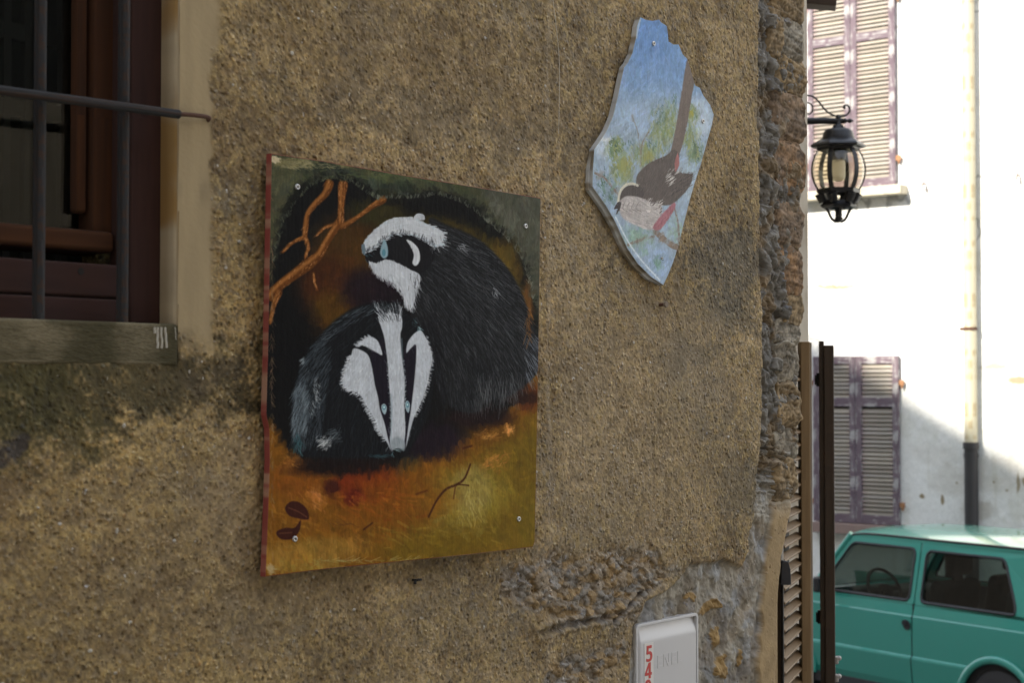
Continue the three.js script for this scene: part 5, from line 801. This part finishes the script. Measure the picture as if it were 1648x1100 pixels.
// ------------------------------------------------------------ the pale house across the lane
{
  const Z0 = -12, Z1 = 7, YB = -1.3, YT = 7.6;
  const H = thing('pale_house', 'pale plastered house with weathered mauve shutters, sunlit above and shaded below', 'house', [FX, -1.015, (Z0 + Z1) / 2]);
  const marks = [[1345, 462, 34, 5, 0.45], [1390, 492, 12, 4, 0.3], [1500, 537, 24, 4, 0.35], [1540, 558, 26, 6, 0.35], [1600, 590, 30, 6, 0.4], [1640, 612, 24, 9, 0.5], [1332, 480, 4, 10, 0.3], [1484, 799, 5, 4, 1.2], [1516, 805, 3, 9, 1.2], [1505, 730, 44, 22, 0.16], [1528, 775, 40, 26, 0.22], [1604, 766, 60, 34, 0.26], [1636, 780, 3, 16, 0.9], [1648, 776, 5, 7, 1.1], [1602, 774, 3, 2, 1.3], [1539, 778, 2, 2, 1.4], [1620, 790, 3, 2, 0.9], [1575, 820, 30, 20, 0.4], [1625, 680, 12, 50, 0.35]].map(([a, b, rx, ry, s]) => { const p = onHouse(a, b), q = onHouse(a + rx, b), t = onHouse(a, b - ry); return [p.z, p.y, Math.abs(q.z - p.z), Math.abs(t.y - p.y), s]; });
  const ZA = -7.5, ZW = 6.6, YA = -1.3, YW = 6.6;
  const tex = dataTex(1536, 1536, (u, v) => {
    const z = ZA + u * ZW, y = YA + v * YW, n = fbm(z * 1.6, y * 1.6, 4), n2 = fbm(z * 9 + 4, y * 7, 4), n3 = vn(z * 90, y * 90), run = fbm(z * 14, y * 1.1, 3);
    let d = ss(0.5, 0.72, n * 0.6 + n2 * 0.4) * 0.5 + ss(0.56, 0.75, run) * 0.35 * ss(3, 0.5, y + n);
    let r = mixn(0.72, 0.54, d) * (0.92 + 0.16 * n3), g = mixn(0.72, 0.53, d) * (0.92 + 0.16 * n3), b = mixn(0.71, 0.46, d) * (0.92 + 0.16 * n3);
    const ck = ss(0.012, 0.0, Math.abs(fbm(z * 1.3 + 5, y * 1.1 + 2, 5) - 0.5)) * 0.5 * ss(0.5, 0.62, vn(z * 0.9 + 3, y * 0.8)); r *= 1 - ck; g *= 1 - ck; b *= 1 - ck;
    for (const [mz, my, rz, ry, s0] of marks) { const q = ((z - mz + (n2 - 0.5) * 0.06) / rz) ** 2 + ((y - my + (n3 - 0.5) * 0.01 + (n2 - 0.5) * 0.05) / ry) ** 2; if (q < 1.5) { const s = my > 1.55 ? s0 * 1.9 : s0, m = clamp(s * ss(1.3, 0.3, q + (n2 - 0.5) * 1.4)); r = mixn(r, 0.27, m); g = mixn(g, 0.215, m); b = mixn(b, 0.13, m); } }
    return [r, g, b];
  });
  tex.wrapS = tex.wrapT = THREE.MirroredRepeatWrapping;
  const bump = dataTex(512, 512, (u, v) => fbm(u * 24, v * 24, 4) * 0.7 + vn(u * 140, v * 140) * 0.3, false); bump.wrapS = bump.wrapT = THREE.MirroredRepeatWrapping;
  const wm = std({ map: tex, bumpMap: bump, bumpScale: 0.012, roughness: 0.95 });
  const wallUVs = (g) => { const p = g.attributes.position, u = new Float32Array(p.count * 2); for (let i = 0; i < p.count; i++) { u[2 * i] = (p.getZ(i) - ZA) / ZW + (p.getX(i) - FX) / ZW; u[2 * i + 1] = (p.getY(i) - YA) / YW; } g.setAttribute('uv', new THREE.BufferAttribute(u, 2)); return g; };
  const hole = (zc0, zc1, y0, y1) => ({ zc0, zc1, y0, y1 });
  const top = { a: onHouse(1303, 180).z, m: onHouse(1372.5, 180).z, b: onHouse(1444, 180).z, y0: onHouse(1443, 299).y };
  const low = { a: onHouse(1312, 700).z, m: onHouse(1380.5, 700).z, b: onHouse(1450, 700).z, y0: onHouse(1449, 846).y, y1: onHouse(1449, 573).y };
  top.y1 = top.y0 + 2.15;
  part(H, 'wall', wallUVs(boxTo(FX, FX + 0.45, YB, YT, Z0, Z1)), wm, true);
  part(H, 'side_wall', wallUVs(boxTo(FX + 0.451, FX + 7, YB, YT, Z1 - 0.45, Z1 - 0.003)), wm, true);
  part(H, 'side_wall', wallUVs(boxTo(FX + 0.451, FX + 7, YB, YT, Z0 + 0.003, Z0 + 0.45)), wm, true);
  part(H, 'back_wall', wallUVs(boxTo(FX + 7.001, FX + 7.4, YB, YT, Z0, Z1)), wm, true);
  part(H, 'roof', boxTo(FX - 0.35, FX + 7.8, YT + 0.002, YT + 0.25, Z0 - 0.3, Z1 + 0.3), std({ color: lin(0.3, 0.13, 0.07) }), true);
  // shutters: a pair of leaves before each window, standing a little off the wall
  const slatG = new Map(), R = rng(66), sl = [M.slat, M.slat.clone(), M.slat.clone()]; sl[1].color = lin(0.86, 0.84, 0.8); sl[2].color = lin(1.1, 1.08, 1.02);
  function leaf(za, zb, y0, y1, midY, flip, label) {
    const g = new THREE.Group(); g.name = 'shutter'; g.position.set(0, y0 - H.position.y, (za + zb) / 2 - H.position.z); H.add(g); if (label) g.userData.label = label;
    const w = zb - za - 0.004, h = y1 - y0, T = 0.04, x = -0.035, st = 0.062, add = (n, ge, m) => { const q = new THREE.Mesh(ge, m); q.name = n; q.castShadow = q.receiveShadow = true; g.add(q); return q; };
    for (const s of [-1, 1]) add('stile', uvBox(rbox(T, h, st, 0.004, x, h / 2, s * (w - st) / 2), 0.45), M.mauve);
    const rails = [[0, 0.085], [midY - y0 - 0.04, midY - y0 + 0.045], [h - 0.075, h]];
    for (const [a, b] of rails) add('rail', uvBox(rbox(T - 0.004, b - a, w - 2 * st - 0.001, 0.003, x, (a + b) / 2, 0), 0.45), M.mauve);
    const key = w.toFixed(3); if (!slatG.has(key)) slatG.set(key, uvBox(rbox(0.009, 0.05, w - 2 * st - 0.004, 0.003).rotateZ(-0.62), 0.45));
    for (let i = 0; i < 2; i++) for (let y = rails[i][1] + 0.02; y < rails[i + 1][0] - 0.012; y += 0.0405) { const q = add('slat', slatG.get(key), sl[(R() * 3) | 0]); q.position.set(x + (R() - 0.5) * 0.003, y, 0); q.rotation.x = (R() - 0.5) * 0.012; q.rotation.z = (R() - 0.5) * 0.12; }
    add('backing', box(0.004, h - 0.02, w - 0.02, x + 0.028, h / 2, 0), M.dark);
    for (const y of [h * 0.12, h * 0.84]) add('pintle', merged([rbox(0.02, 0.05, 0.05, 0.004, x, y, flip * (w / 2 + 0.026)), cyl([x, y - 0.05, flip * (w / 2 + 0.03)], [x, y + 0.02, flip * (w / 2 + 0.03)], 0.01, 0.01, 10)]), std({ color: lin(0.32, 0.16, 0.08), roughness: 0.9 }));
  }
  const mu = (onHouse(1430, 47).y + onHouse(1430, 64).y) / 2, ml = (onHouse(1440, 641).y + onHouse(1440, 656).y) / 2;
  leaf(top.a, top.m, top.y0, top.y1, mu, -1); leaf(top.m, top.b, top.y0, top.y1, mu, 1);
  leaf(low.a, low.m, low.y0, low.y1, ml, -1); leaf(low.m, low.b, low.y0, low.y1, ml, 1);
  const stone = std({ map: dataTex(256, 128, (u, v) => { const k = fbm(u * 20, v * 10, 4); return [0.34 + 0.26 * k, 0.31 + 0.24 * k, 0.24 + 0.2 * k]; }), bumpMap: grain, bumpScale: 0.003 });
  part(H, 'window_sill', uvBox(rbox(0.16, 0.085, top.b - top.a + 0.2, 0.006, FX - 0.078, top.y0 - 0.05, (top.a + top.b) / 2 + 0.0), 1), stone, true);
  part(H, 'window_sill', uvBox(rbox(0.12, 0.1, low.b - low.a - 0.03, 0.006, FX - 0.058, low.y0 - 0.056, (low.a + low.b) / 2), 1), std({ color: lin(0.24, 0.17, 0.15) }), true);
  // iron hooks left in the wall
  for (const [a, b] of [[1489, 296], [1640, 282]]) { const p = onHouse(a, b); part(H, 'hook', merged([cyl([FX + 0.02, p.y, p.z], [FX - 0.06, p.y, p.z], 0.008, 0.007, 8), cyl([FX - 0.055, p.y - 0.05, p.z - 0.004], [FX - 0.055, p.y + 0.01, p.z], 0.008, 0.007, 8)]), M.rust, true); part(H, 'crack', tube([[FX - 0.001, p.y - 0.02, p.z + 0.01], [FX - 0.001, p.y - 0.1, p.z + 0.025], [FX - 0.001, p.y - 0.2, p.z + 0.022]], 0.004, 12, 5), M.rust, true); }
  // rain pipe: metal above, cast iron foot below
  const pz = onHouse(1567.5, 600).z, yj = onHouse(1567, 712).y, yb = onHouse(1567, 530).y, pr = 0.058, px = FX - 0.085, D = new THREE.Group(); D.name = 'downpipe'; D.position.set(px - FX, 0, pz - H.position.z); H.add(D);
  const dp = (n, g, m) => { g.translate(0, 1.015, 0); const q = new THREE.Mesh(g, m); q.name = n; q.castShadow = q.receiveShadow = true; D.add(q); };
  dp('upper_pipe', uvBox(clean(cyl([0, yj - 0.02, 0], [0, YT, 0], pr, pr, 32)), 1), std({ map: dataTex(64, 512, (u, v) => { const q = ss(0.5, 0.7, fbm(u * 4, v * 9, 3)); return [mixn(0.46, 0.36, q), mixn(0.42, 0.3, q), mixn(0.31, 0.19, q)]; }), roughness: 0.55, metalness: 0.15 }));
  dp('foot_pipe', cyl([0, -1.1, 0], [0, yj - 0.03, 0], pr + 0.004, pr + 0.004, 32), std({ color: lin(0.028, 0.026, 0.027), roughness: 0.6 }));
  for (const [a, b, r] of [[0.06, 0, 0.015], [0.14, 0.1, 0.009]]) dp('foot_collar', cyl([0, yj - a, 0], [0, yj - b, 0], pr + r, pr + r, 32), std({ color: lin(0.028, 0.026, 0.027), roughness: 0.6 }));
  dp('bracket', merged([cyl([0, yb - 0.014, 0], [0, yb + 0.014, 0], pr + 0.006, pr + 0.006, 32), box(0.1, 0.026, 0.014, 0.06, yb, -pr - 0.004), box(0.012, 0.03, 0.04, 0, yb, -pr - 0.022)]), M.rust);
}

// ------------------------------------------------------------ the parked car
{
  const paint = phys({ color: lin(0.021, 0.25, 0.2), roughness: 0.4, clearcoat: 1, clearcoatRoughness: 0.05 }), black = std({ color: lin(0.012, 0.012, 0.014), roughness: 0.55 }), plast = std({ color: lin(0.03, 0.03, 0.034), roughness: 0.7 }), cloth = std({ color: lin(0.022, 0.019, 0.018), roughness: 0.95 }), grey = std({ color: lin(0.045, 0.048, 0.05), roughness: 0.7 }), glass = phys({ color: lin(0.36, 0.42, 0.39), transmission: 1, thickness: 0, roughness: 0.01, ior: 1.5 });
  const turn = Math.atan2(-0.962, -0.273), ref = atDepth(1472, 969, 12.4), loc = new V3(2.0, 0.945, 0.705).applyAxisAngle(new V3(0, 1, 0), turn);
  const C = thing('hatchback_car', 'small turquoise boxy hatchback car parked in front of the pale house', 'car', [ref.x - loc.x, -1.015, ref.z - loc.z], turn);
  const HW = [[0.24, 0.69], [0.34, 0.727], [0.52, 0.748], [0.535, 0.744], [0.545, 0.728], [0.7, 0.733], [0.842, 0.73], [0.853, 0.724], [0.93, 0.708]];
  const wid = (h) => { for (let i = 1; i < HW.length; i++) if (h <= HW[i][0]) return mixn(HW[i - 1][1], HW[i][1], (h - HW[i - 1][0]) / (HW[i][0] - HW[i - 1][0])); return 0.708 - ((h - 0.93) / 0.42) * 0.105; };
  const taper = (l) => 1 - 0.1 * Math.max(0, (l - 3.12) / 0.24) ** 2 - 0.14 * Math.max(0, (0.3 - l) / 0.3) ** 2;
  const arches = [[0.62, 0.28, 0.335], [2.78, 0.28, 0.335]];
  const archH = (l) => { let m = 0; for (const [c, y, r] of arches) if (Math.abs(l - c) < r) m = Math.max(m, y + Math.sqrt(r * r - (l - c) ** 2)); return m; };
  function strip(l0, l1, top) {                                  // side skin of one panel, both ledges included
    const n = Math.max(8, Math.round((l1 - l0) / 0.025)), pos = [], idx = [], hs = HW.filter(([h]) => h <= top + 1e-6).map(([h]) => h);
    for (let i = 0; i <= n; i++) { const l = mixn(l0, l1, i / n), a = archH(l); for (const h of hs) { const y = Math.max(h, a), t = top * (l < 1 ? 1 : 1); pos.push(l, Math.min(y, t), wid(Math.min(y, t)) * taper(l)); } }
    const m = hs.length; for (let i = 0; i < n; i++) for (let j = 0; j + 1 < m; j++) { const a = i * m + j, b = a + m; idx.push(a, b, a + 1, a + 1, b, b + 1); }
    const g = new THREE.BufferGeometry(); g.setAttribute('position', new THREE.Float32BufferAttribute(pos, 3)); g.setIndex(idx); return toCreasedNormals(g, 0.12);
  }
  const rounded = (pts, r) => { const s = new THREE.Path(), n = pts.length; for (let i = 0; i < n; i++) { const p = pts[i], a = pts[(i + n - 1) % n], b = pts[(i + 1) % n], da = Math.hypot(a[0] - p[0], a[1] - p[1]), db = Math.hypot(b[0] - p[0], b[1] - p[1]), q = Math.min(r, da / 2.2, db / 2.2), A = [p[0] + ((a[0] - p[0]) * q) / da, p[1] + ((a[1] - p[1]) * q) / da], B = [p[0] + ((b[0] - p[0]) * q) / db, p[1] + ((b[1] - p[1]) * q) / db]; i ? s.lineTo(...A) : s.moveTo(...A); s.quadraticCurveTo(...p, ...B); } s.closePath(); return s; };
  const asShape = (path) => new THREE.Shape(path.getPoints(6));
  const lean = (g, off = 0) => { const p = g.attributes.position; for (let i = 0; i < p.count; i++) p.setZ(i, (0.708 - ((p.getY(i) - 0.93) / 0.42) * 0.105) * taper(p.getX(i)) + off + p.getZ(i)); g.computeVertexNormals(); return g; };
  const flip = (g) => { g = clean(g.clone()); g.scale(1, 1, -1); for (const k of Object.keys(g.attributes)) { const a = g.attributes[k], s = a.itemSize; for (let i = 0; i < a.count; i += 3) for (let c = 0; c < s; c++) { const t = a.array[(i + 1) * s + c]; a.array[(i + 1) * s + c] = a.array[(i + 2) * s + c]; a.array[(i + 2) * s + c] = t; } } return g; };
  const noUV = (g) => { g = clean(g); g.deleteAttribute('uv'); return g; };
  const both = (list) => mergeGeometries(list.flatMap((g) => [noUV(g), noUV(flip(noUV(g)))]));
  const wF = [[1.0, 0.955], [1.94, 0.955], [1.94, 1.29], [1.29, 1.29]], wR = [[2.05, 0.955], [2.93, 0.955], [2.905, 1.03], [2.775, 1.285], [2.05, 1.285]];
  const doorUp = rounded([[0.905, 0.931], [1.985, 0.931], [1.985, 1.34], [1.27, 1.34], [1.235, 1.32]], 0.02), quarterUp = rounded([[1.995, 0.931], [3.28, 0.931], [3.2, 1.345], [1.995, 1.345]], 0.015);
  const skin = (outer, hole) => { const s = asShape(outer); s.holes.push(new THREE.Path(rounded(hole, 0.045).getPoints(6).reverse())); return lean(new THREE.ExtrudeGeometry(s, { depth: 0.018, bevelEnabled: true, bevelSize: 0.004, bevelThickness: 0.004, bevelOffset: -0.004, bevelSegments: 2, curveSegments: 6 }).translate(0, 0, -0.022)); };
  // crowned roof with rounded shoulders, bonnet, nose, tail
  function sheet(nu, nv, f) { const pos = [], idx = []; for (let i = 0; i <= nu; i++) for (let j = 0; j <= nv; j++) pos.push(...f(i / nu, j / nv)); for (let i = 0; i < nu; i++) for (let j = 0; j < nv; j++) { const a = i * (nv + 1) + j, b = a + nv + 1; idx.push(a, a + 1, b, b, a + 1, b + 1); } const g = new THREE.BufferGeometry(); g.setAttribute('position', new THREE.Float32BufferAttribute(pos, 3)); g.setIndex(idx); return toCreasedNormals(g, 0.5); }
  const roof = sheet(40, 30, (u, v) => { const s = v * 2 - 1, l = mixn(1.24, 3.2, u), e = Math.abs(s), front = 1 - ss(0, 0.12, u); return [l - 0.03 * (1 - s * s) * (1 - u) + 0.03 * (1 - s * s) * u, 1.352 + 0.05 * (1 - e ** 3.2) * (0.55 + 0.45 * Math.sin(Math.PI * (0.1 + 0.8 * u))) - front * 0.012, s * 0.6 * taper(l)]; });
  const rail = sheet(40, 6, (u, v) => { const l = mixn(1.24, 3.2, u); return [l, 1.333 + 0.02 * Math.sin((v * Math.PI) / 2) - (1 - ss(0, 0.1, u)) * 0.006, (0.6085 - 0.0085 * v * v) * taper(l)]; });
  const body = [], up = quarterUp;
  body.push(both([strip(0.1, 0.895, 0.93), strip(1.995, 3.34, 0.93), skin(quarterUp, wR), rail]), noUV(roof));
  body.push(noUV(sheet(20, 20, (u, v) => { const s = v * 2 - 1, l = mixn(0.08, 0.9, u); return [l, mixn(0.79, 0.935, u) + 0.025 * (1 - s * s), s * 0.7 * taper(l)]; })));
  body.push(noUV(sheet(14, 20, (u, v) => { const s = v * 2 - 1; return [0.08 + 0.03 * (s * s) - 0.02 * Math.sin(u * 3), mixn(0.35, 0.79, u), s * 0.66]; })));
  const tail = (h0, h1, l0, l1) => sheet(6, 20, (u, v) => { const s = v * 2 - 1, h = mixn(h0, h1, u); return [mixn(l0, l1, u) - 0.03 * s * s, h, s * wid(h) * 0.9]; });
  body.push(noUV(tail(0.35, 0.95, 3.36, 3.34)), noUV(tail(1.28, 1.35, 3.22, 3.2)));
  for (const s of [-1, 1]) body.push(noUV(cyl([0.89, 0.935, s * 0.69], [1.26, 1.345, s * 0.6], 0.026, 0.024, 10)), noUV(cyl([3.33, 0.94, s * 0.64], [3.21, 1.33, s * 0.55], 0.045, 0.04, 10)));
  for (const [c, y, r] of arches) for (const s of [-1, 1]) { const t = new THREE.TorusGeometry(r + 0.006, 0.03, 10, 40, Math.PI * 0.98).scale(1, 1, 0.75).translate(c, y, s * 0.738); body.push(noUV(t)); }
  part(C, 'body', mergeGeometries(body), paint);
  for (const s of [1, -1]) {
    const d = [strip(0.905, 1.985, 0.93), skin(doorUp, wF)].map(noUV), g = mergeGeometries(s > 0 ? d : d.map((q) => noUV(flip(q)))), D = part(C, 'door', g, paint);
    const hz = s * (wid(0.8) + 0.004), q = part(D, 'door_handle', merged([cyl([1.925, 0.79, hz - s * 0.004], [1.925, 0.79, hz + s * 0.012], 0.026, 0.023, 20), cyl([1.945, 0.775, hz], [1.945, 0.775, hz + s * 0.006], 0.036, 0.034, 20)]), black);
    for (const [n, w] of [['front_side_window', wF], ['rear_side_window', wR]]) {
      let gl = lean(new THREE.ShapeGeometry(asShape(rounded(w, 0.045))), -0.016), seal = new THREE.TubeGeometry(new THREE.CatmullRomCurve3(rounded(w, 0.045).getSpacedPoints(60).slice(0, 60).map((p) => new V3(p.x, p.y, 0)), true), 120, 0.011, 6, true); seal = lean(seal, -0.002);
      if (s < 0) { gl = flip(gl); seal = flip(seal); }
      const W = part(C, n, gl, glass), S = new THREE.Mesh(seal, black); S.name = 'window_seal'; W.add(S);
    }
    part(C, 'roof_gutter', tube([[1.235, 1.33, s * 0.603], [1.34, 1.349, s * 0.603], [2.3, 1.356, s * 0.604], [3.1, 1.353, s * 0.602], [3.2, 1.345, s * 0.595]], 0.0085, 60, 8), black);
    part(C, 'side_seam', merged([box(0.012, 0.69, 0.004, 1.99, 0.585, s * 0.715), box(0.012, 0.69, 0.004, 0.9, 0.585, s * 0.715)]), black);
    part(C, 'headlamp', rbox(0.05, 0.14, 0.22, 0.01, 0.085, 0.68, s * 0.5), std({ color: lin(0.5, 0.5, 0.5), roughness: 0.2 }));
    part(C, 'tail_light', rbox(0.05, 0.26, 0.12, 0.01, 3.335, 0.72, s * 0.6), std({ color: lin(0.3, 0.02, 0.02), roughness: 0.3 }));
    part(C, 'wing_mirror', rbox(0.06, 0.11, 0.17, 0.02, 1.12, 1.0, s * 0.8), black);
  }
  for (const [c, y, r] of arches) for (const s of [-1, 1]) {
    const w = new THREE.Group(); w.name = 'wheel'; w.position.set(c, y, s * 0.64); C.add(w); const a = (n, g, m) => { const q = new THREE.Mesh(g, m); q.name = n; q.castShadow = true; w.add(q); };
    a('tyre', new THREE.LatheGeometry([[0.17, -0.07], [0.25, -0.075], [0.27, -0.06], [0.278, -0.03], [0.278, 0.03], [0.27, 0.06], [0.25, 0.075], [0.17, 0.07]].map(([p, q]) => new THREE.Vector2(p, q)), 40).rotateX(Math.PI / 2), plast);
    a('rim', new THREE.LatheGeometry([[0.001, 0.02], [0.05, 0.03], [0.1, 0.01], [0.15, 0.03], [0.175, 0.06], [0.18, -0.06]].map(([p, q]) => new THREE.Vector2(p, q)), 32).rotateX(Math.PI / 2).scale(1, 1, s), grey);
    part(C, 'wheel_arch_lining', new THREE.CylinderGeometry(0.33, 0.33, 0.3, 32, 1, true, 0, Math.PI * 2).rotateX(Math.PI / 2).translate(c, y, s * 0.57), black);
  }
  const quad = (a, b, c, d) => { const g = new THREE.BufferGeometry(); g.setAttribute('position', new THREE.Float32BufferAttribute([...a, ...b, ...c, ...a, ...c, ...d], 3)); g.computeVertexNormals(); return g; };
  part(C, 'windscreen', quad([0.9, 0.945, 0.66], [0.9, 0.945, -0.66], [1.25, 1.335, -0.575], [1.25, 1.335, 0.575]), glass);
  part(C, 'rear_window', quad([3.325, 0.96, 0.58], [3.325, 0.96, -0.58], [3.215, 1.3, -0.52], [3.215, 1.3, 0.52]), glass);
  part(C, 'bumper', rbox(0.12, 0.2, 1.44, 0.04, 3.36, 0.42, 0), plast); part(C, 'bumper', rbox(0.14, 0.2, 1.42, 0.04, 0.06, 0.42, 0), plast);
  part(C, 'sill_trim', rbox(1.7, 0.1, 1.42, 0.02, 1.7, 0.25, 0), plast);
  // cabin
  part(C, 'floor_pan', box(3.0, 0.05, 1.3, 1.75, 0.3, 0), black);
  part(C, 'headliner', box(1.9, 0.012, 1.14, 2.2, 1.338, 0), std({ color: lin(0.12, 0.115, 0.105) }));
  for (const s of [-1, 1]) part(C, 'door_card', box(2.2, 0.62, 0.02, 2.15, 0.62, s * 0.675), plast);
  part(C, 'dashboard', merged([rbox(0.34, 0.2, 1.26, 0.05, 1.08, 0.82, 0), rbox(0.16, 0.1, 0.4, 0.03, 1.2, 0.92, 0.32)]), grey);
  part(C, 'parcel_shelf', box(0.5, 0.03, 1.2, 3.02, 0.9, 0), plast);
  const st = part(C, 'steering_wheel', merged([new THREE.TorusGeometry(0.175, 0.013, 10, 40), box(0.32, 0.03, 0.016), box(0.03, 0.17, 0.016, 0, -0.08, 0), rbox(0.1, 0.08, 0.03, 0.01)]), plast); st.rotation.set(0, Math.PI / 2, 0); st.rotation.order = 'YXZ'; st.rotation.x = -0.5; st.position.set(1.36, 0.96, 0.33);
  const seat = (l, z, w, head) => merged([rbox(0.5, 0.14, w, 0.05, l - 0.25, 0.5, z), rbox(0.13, 0.62, w, 0.05, 0, 0, 0).rotateZ(-0.2).translate(l + 0.04, 0.78, z), ...(head ? [rbox(0.09, 0.17, 0.26, 0.035, l + 0.12, 1.2, z), box(0.02, 0.1, 0.1, l + 0.11, 1.1, z)] : [])]);
  part(C, 'front_seat', seat(2.0, 0.34, 0.5, true), cloth); part(C, 'front_seat', seat(2.0, -0.34, 0.5, true), cloth); part(C, 'rear_seat', seat(2.72, 0, 1.2, false), cloth);
  for (const z of [0.36, -0.36]) part(C, 'rear_headrest', rbox(0.08, 0.14, 0.24, 0.03, 2.87, 1.14, z), cloth);
  const cup = part(C, 'drink_cup', merged([cyl([1.86, 0.9, 0.1], [1.86, 0.97, 0.1], 0.035, 0.042, 16)]), std({ color: lin(0.5, 0.1, 0.06), roughness: 0.5 })), lid = new THREE.Mesh(cyl([1.86, 0.97, 0.1], [1.86, 0.99, 0.1], 0.045, 0.04, 16), std({ color: lin(0.7, 0.68, 0.6) })); lid.name = 'lid'; cup.add(lid);
  // the glasshouse stands a little taller than the drawing above
  C.traverse((o) => { if (!o.isMesh || o.parent.name === 'wheel' || o === st) return; const p = o.geometry.attributes.position; for (let i = 0; i < p.count; i++) if (p.getY(i) > 0.935) p.setY(i, 0.935 + (p.getY(i) - 0.935) * 1.17); });
}

camera.far = 3000;
camera.updateProjectionMatrix();
renderer.render(scene, camera);
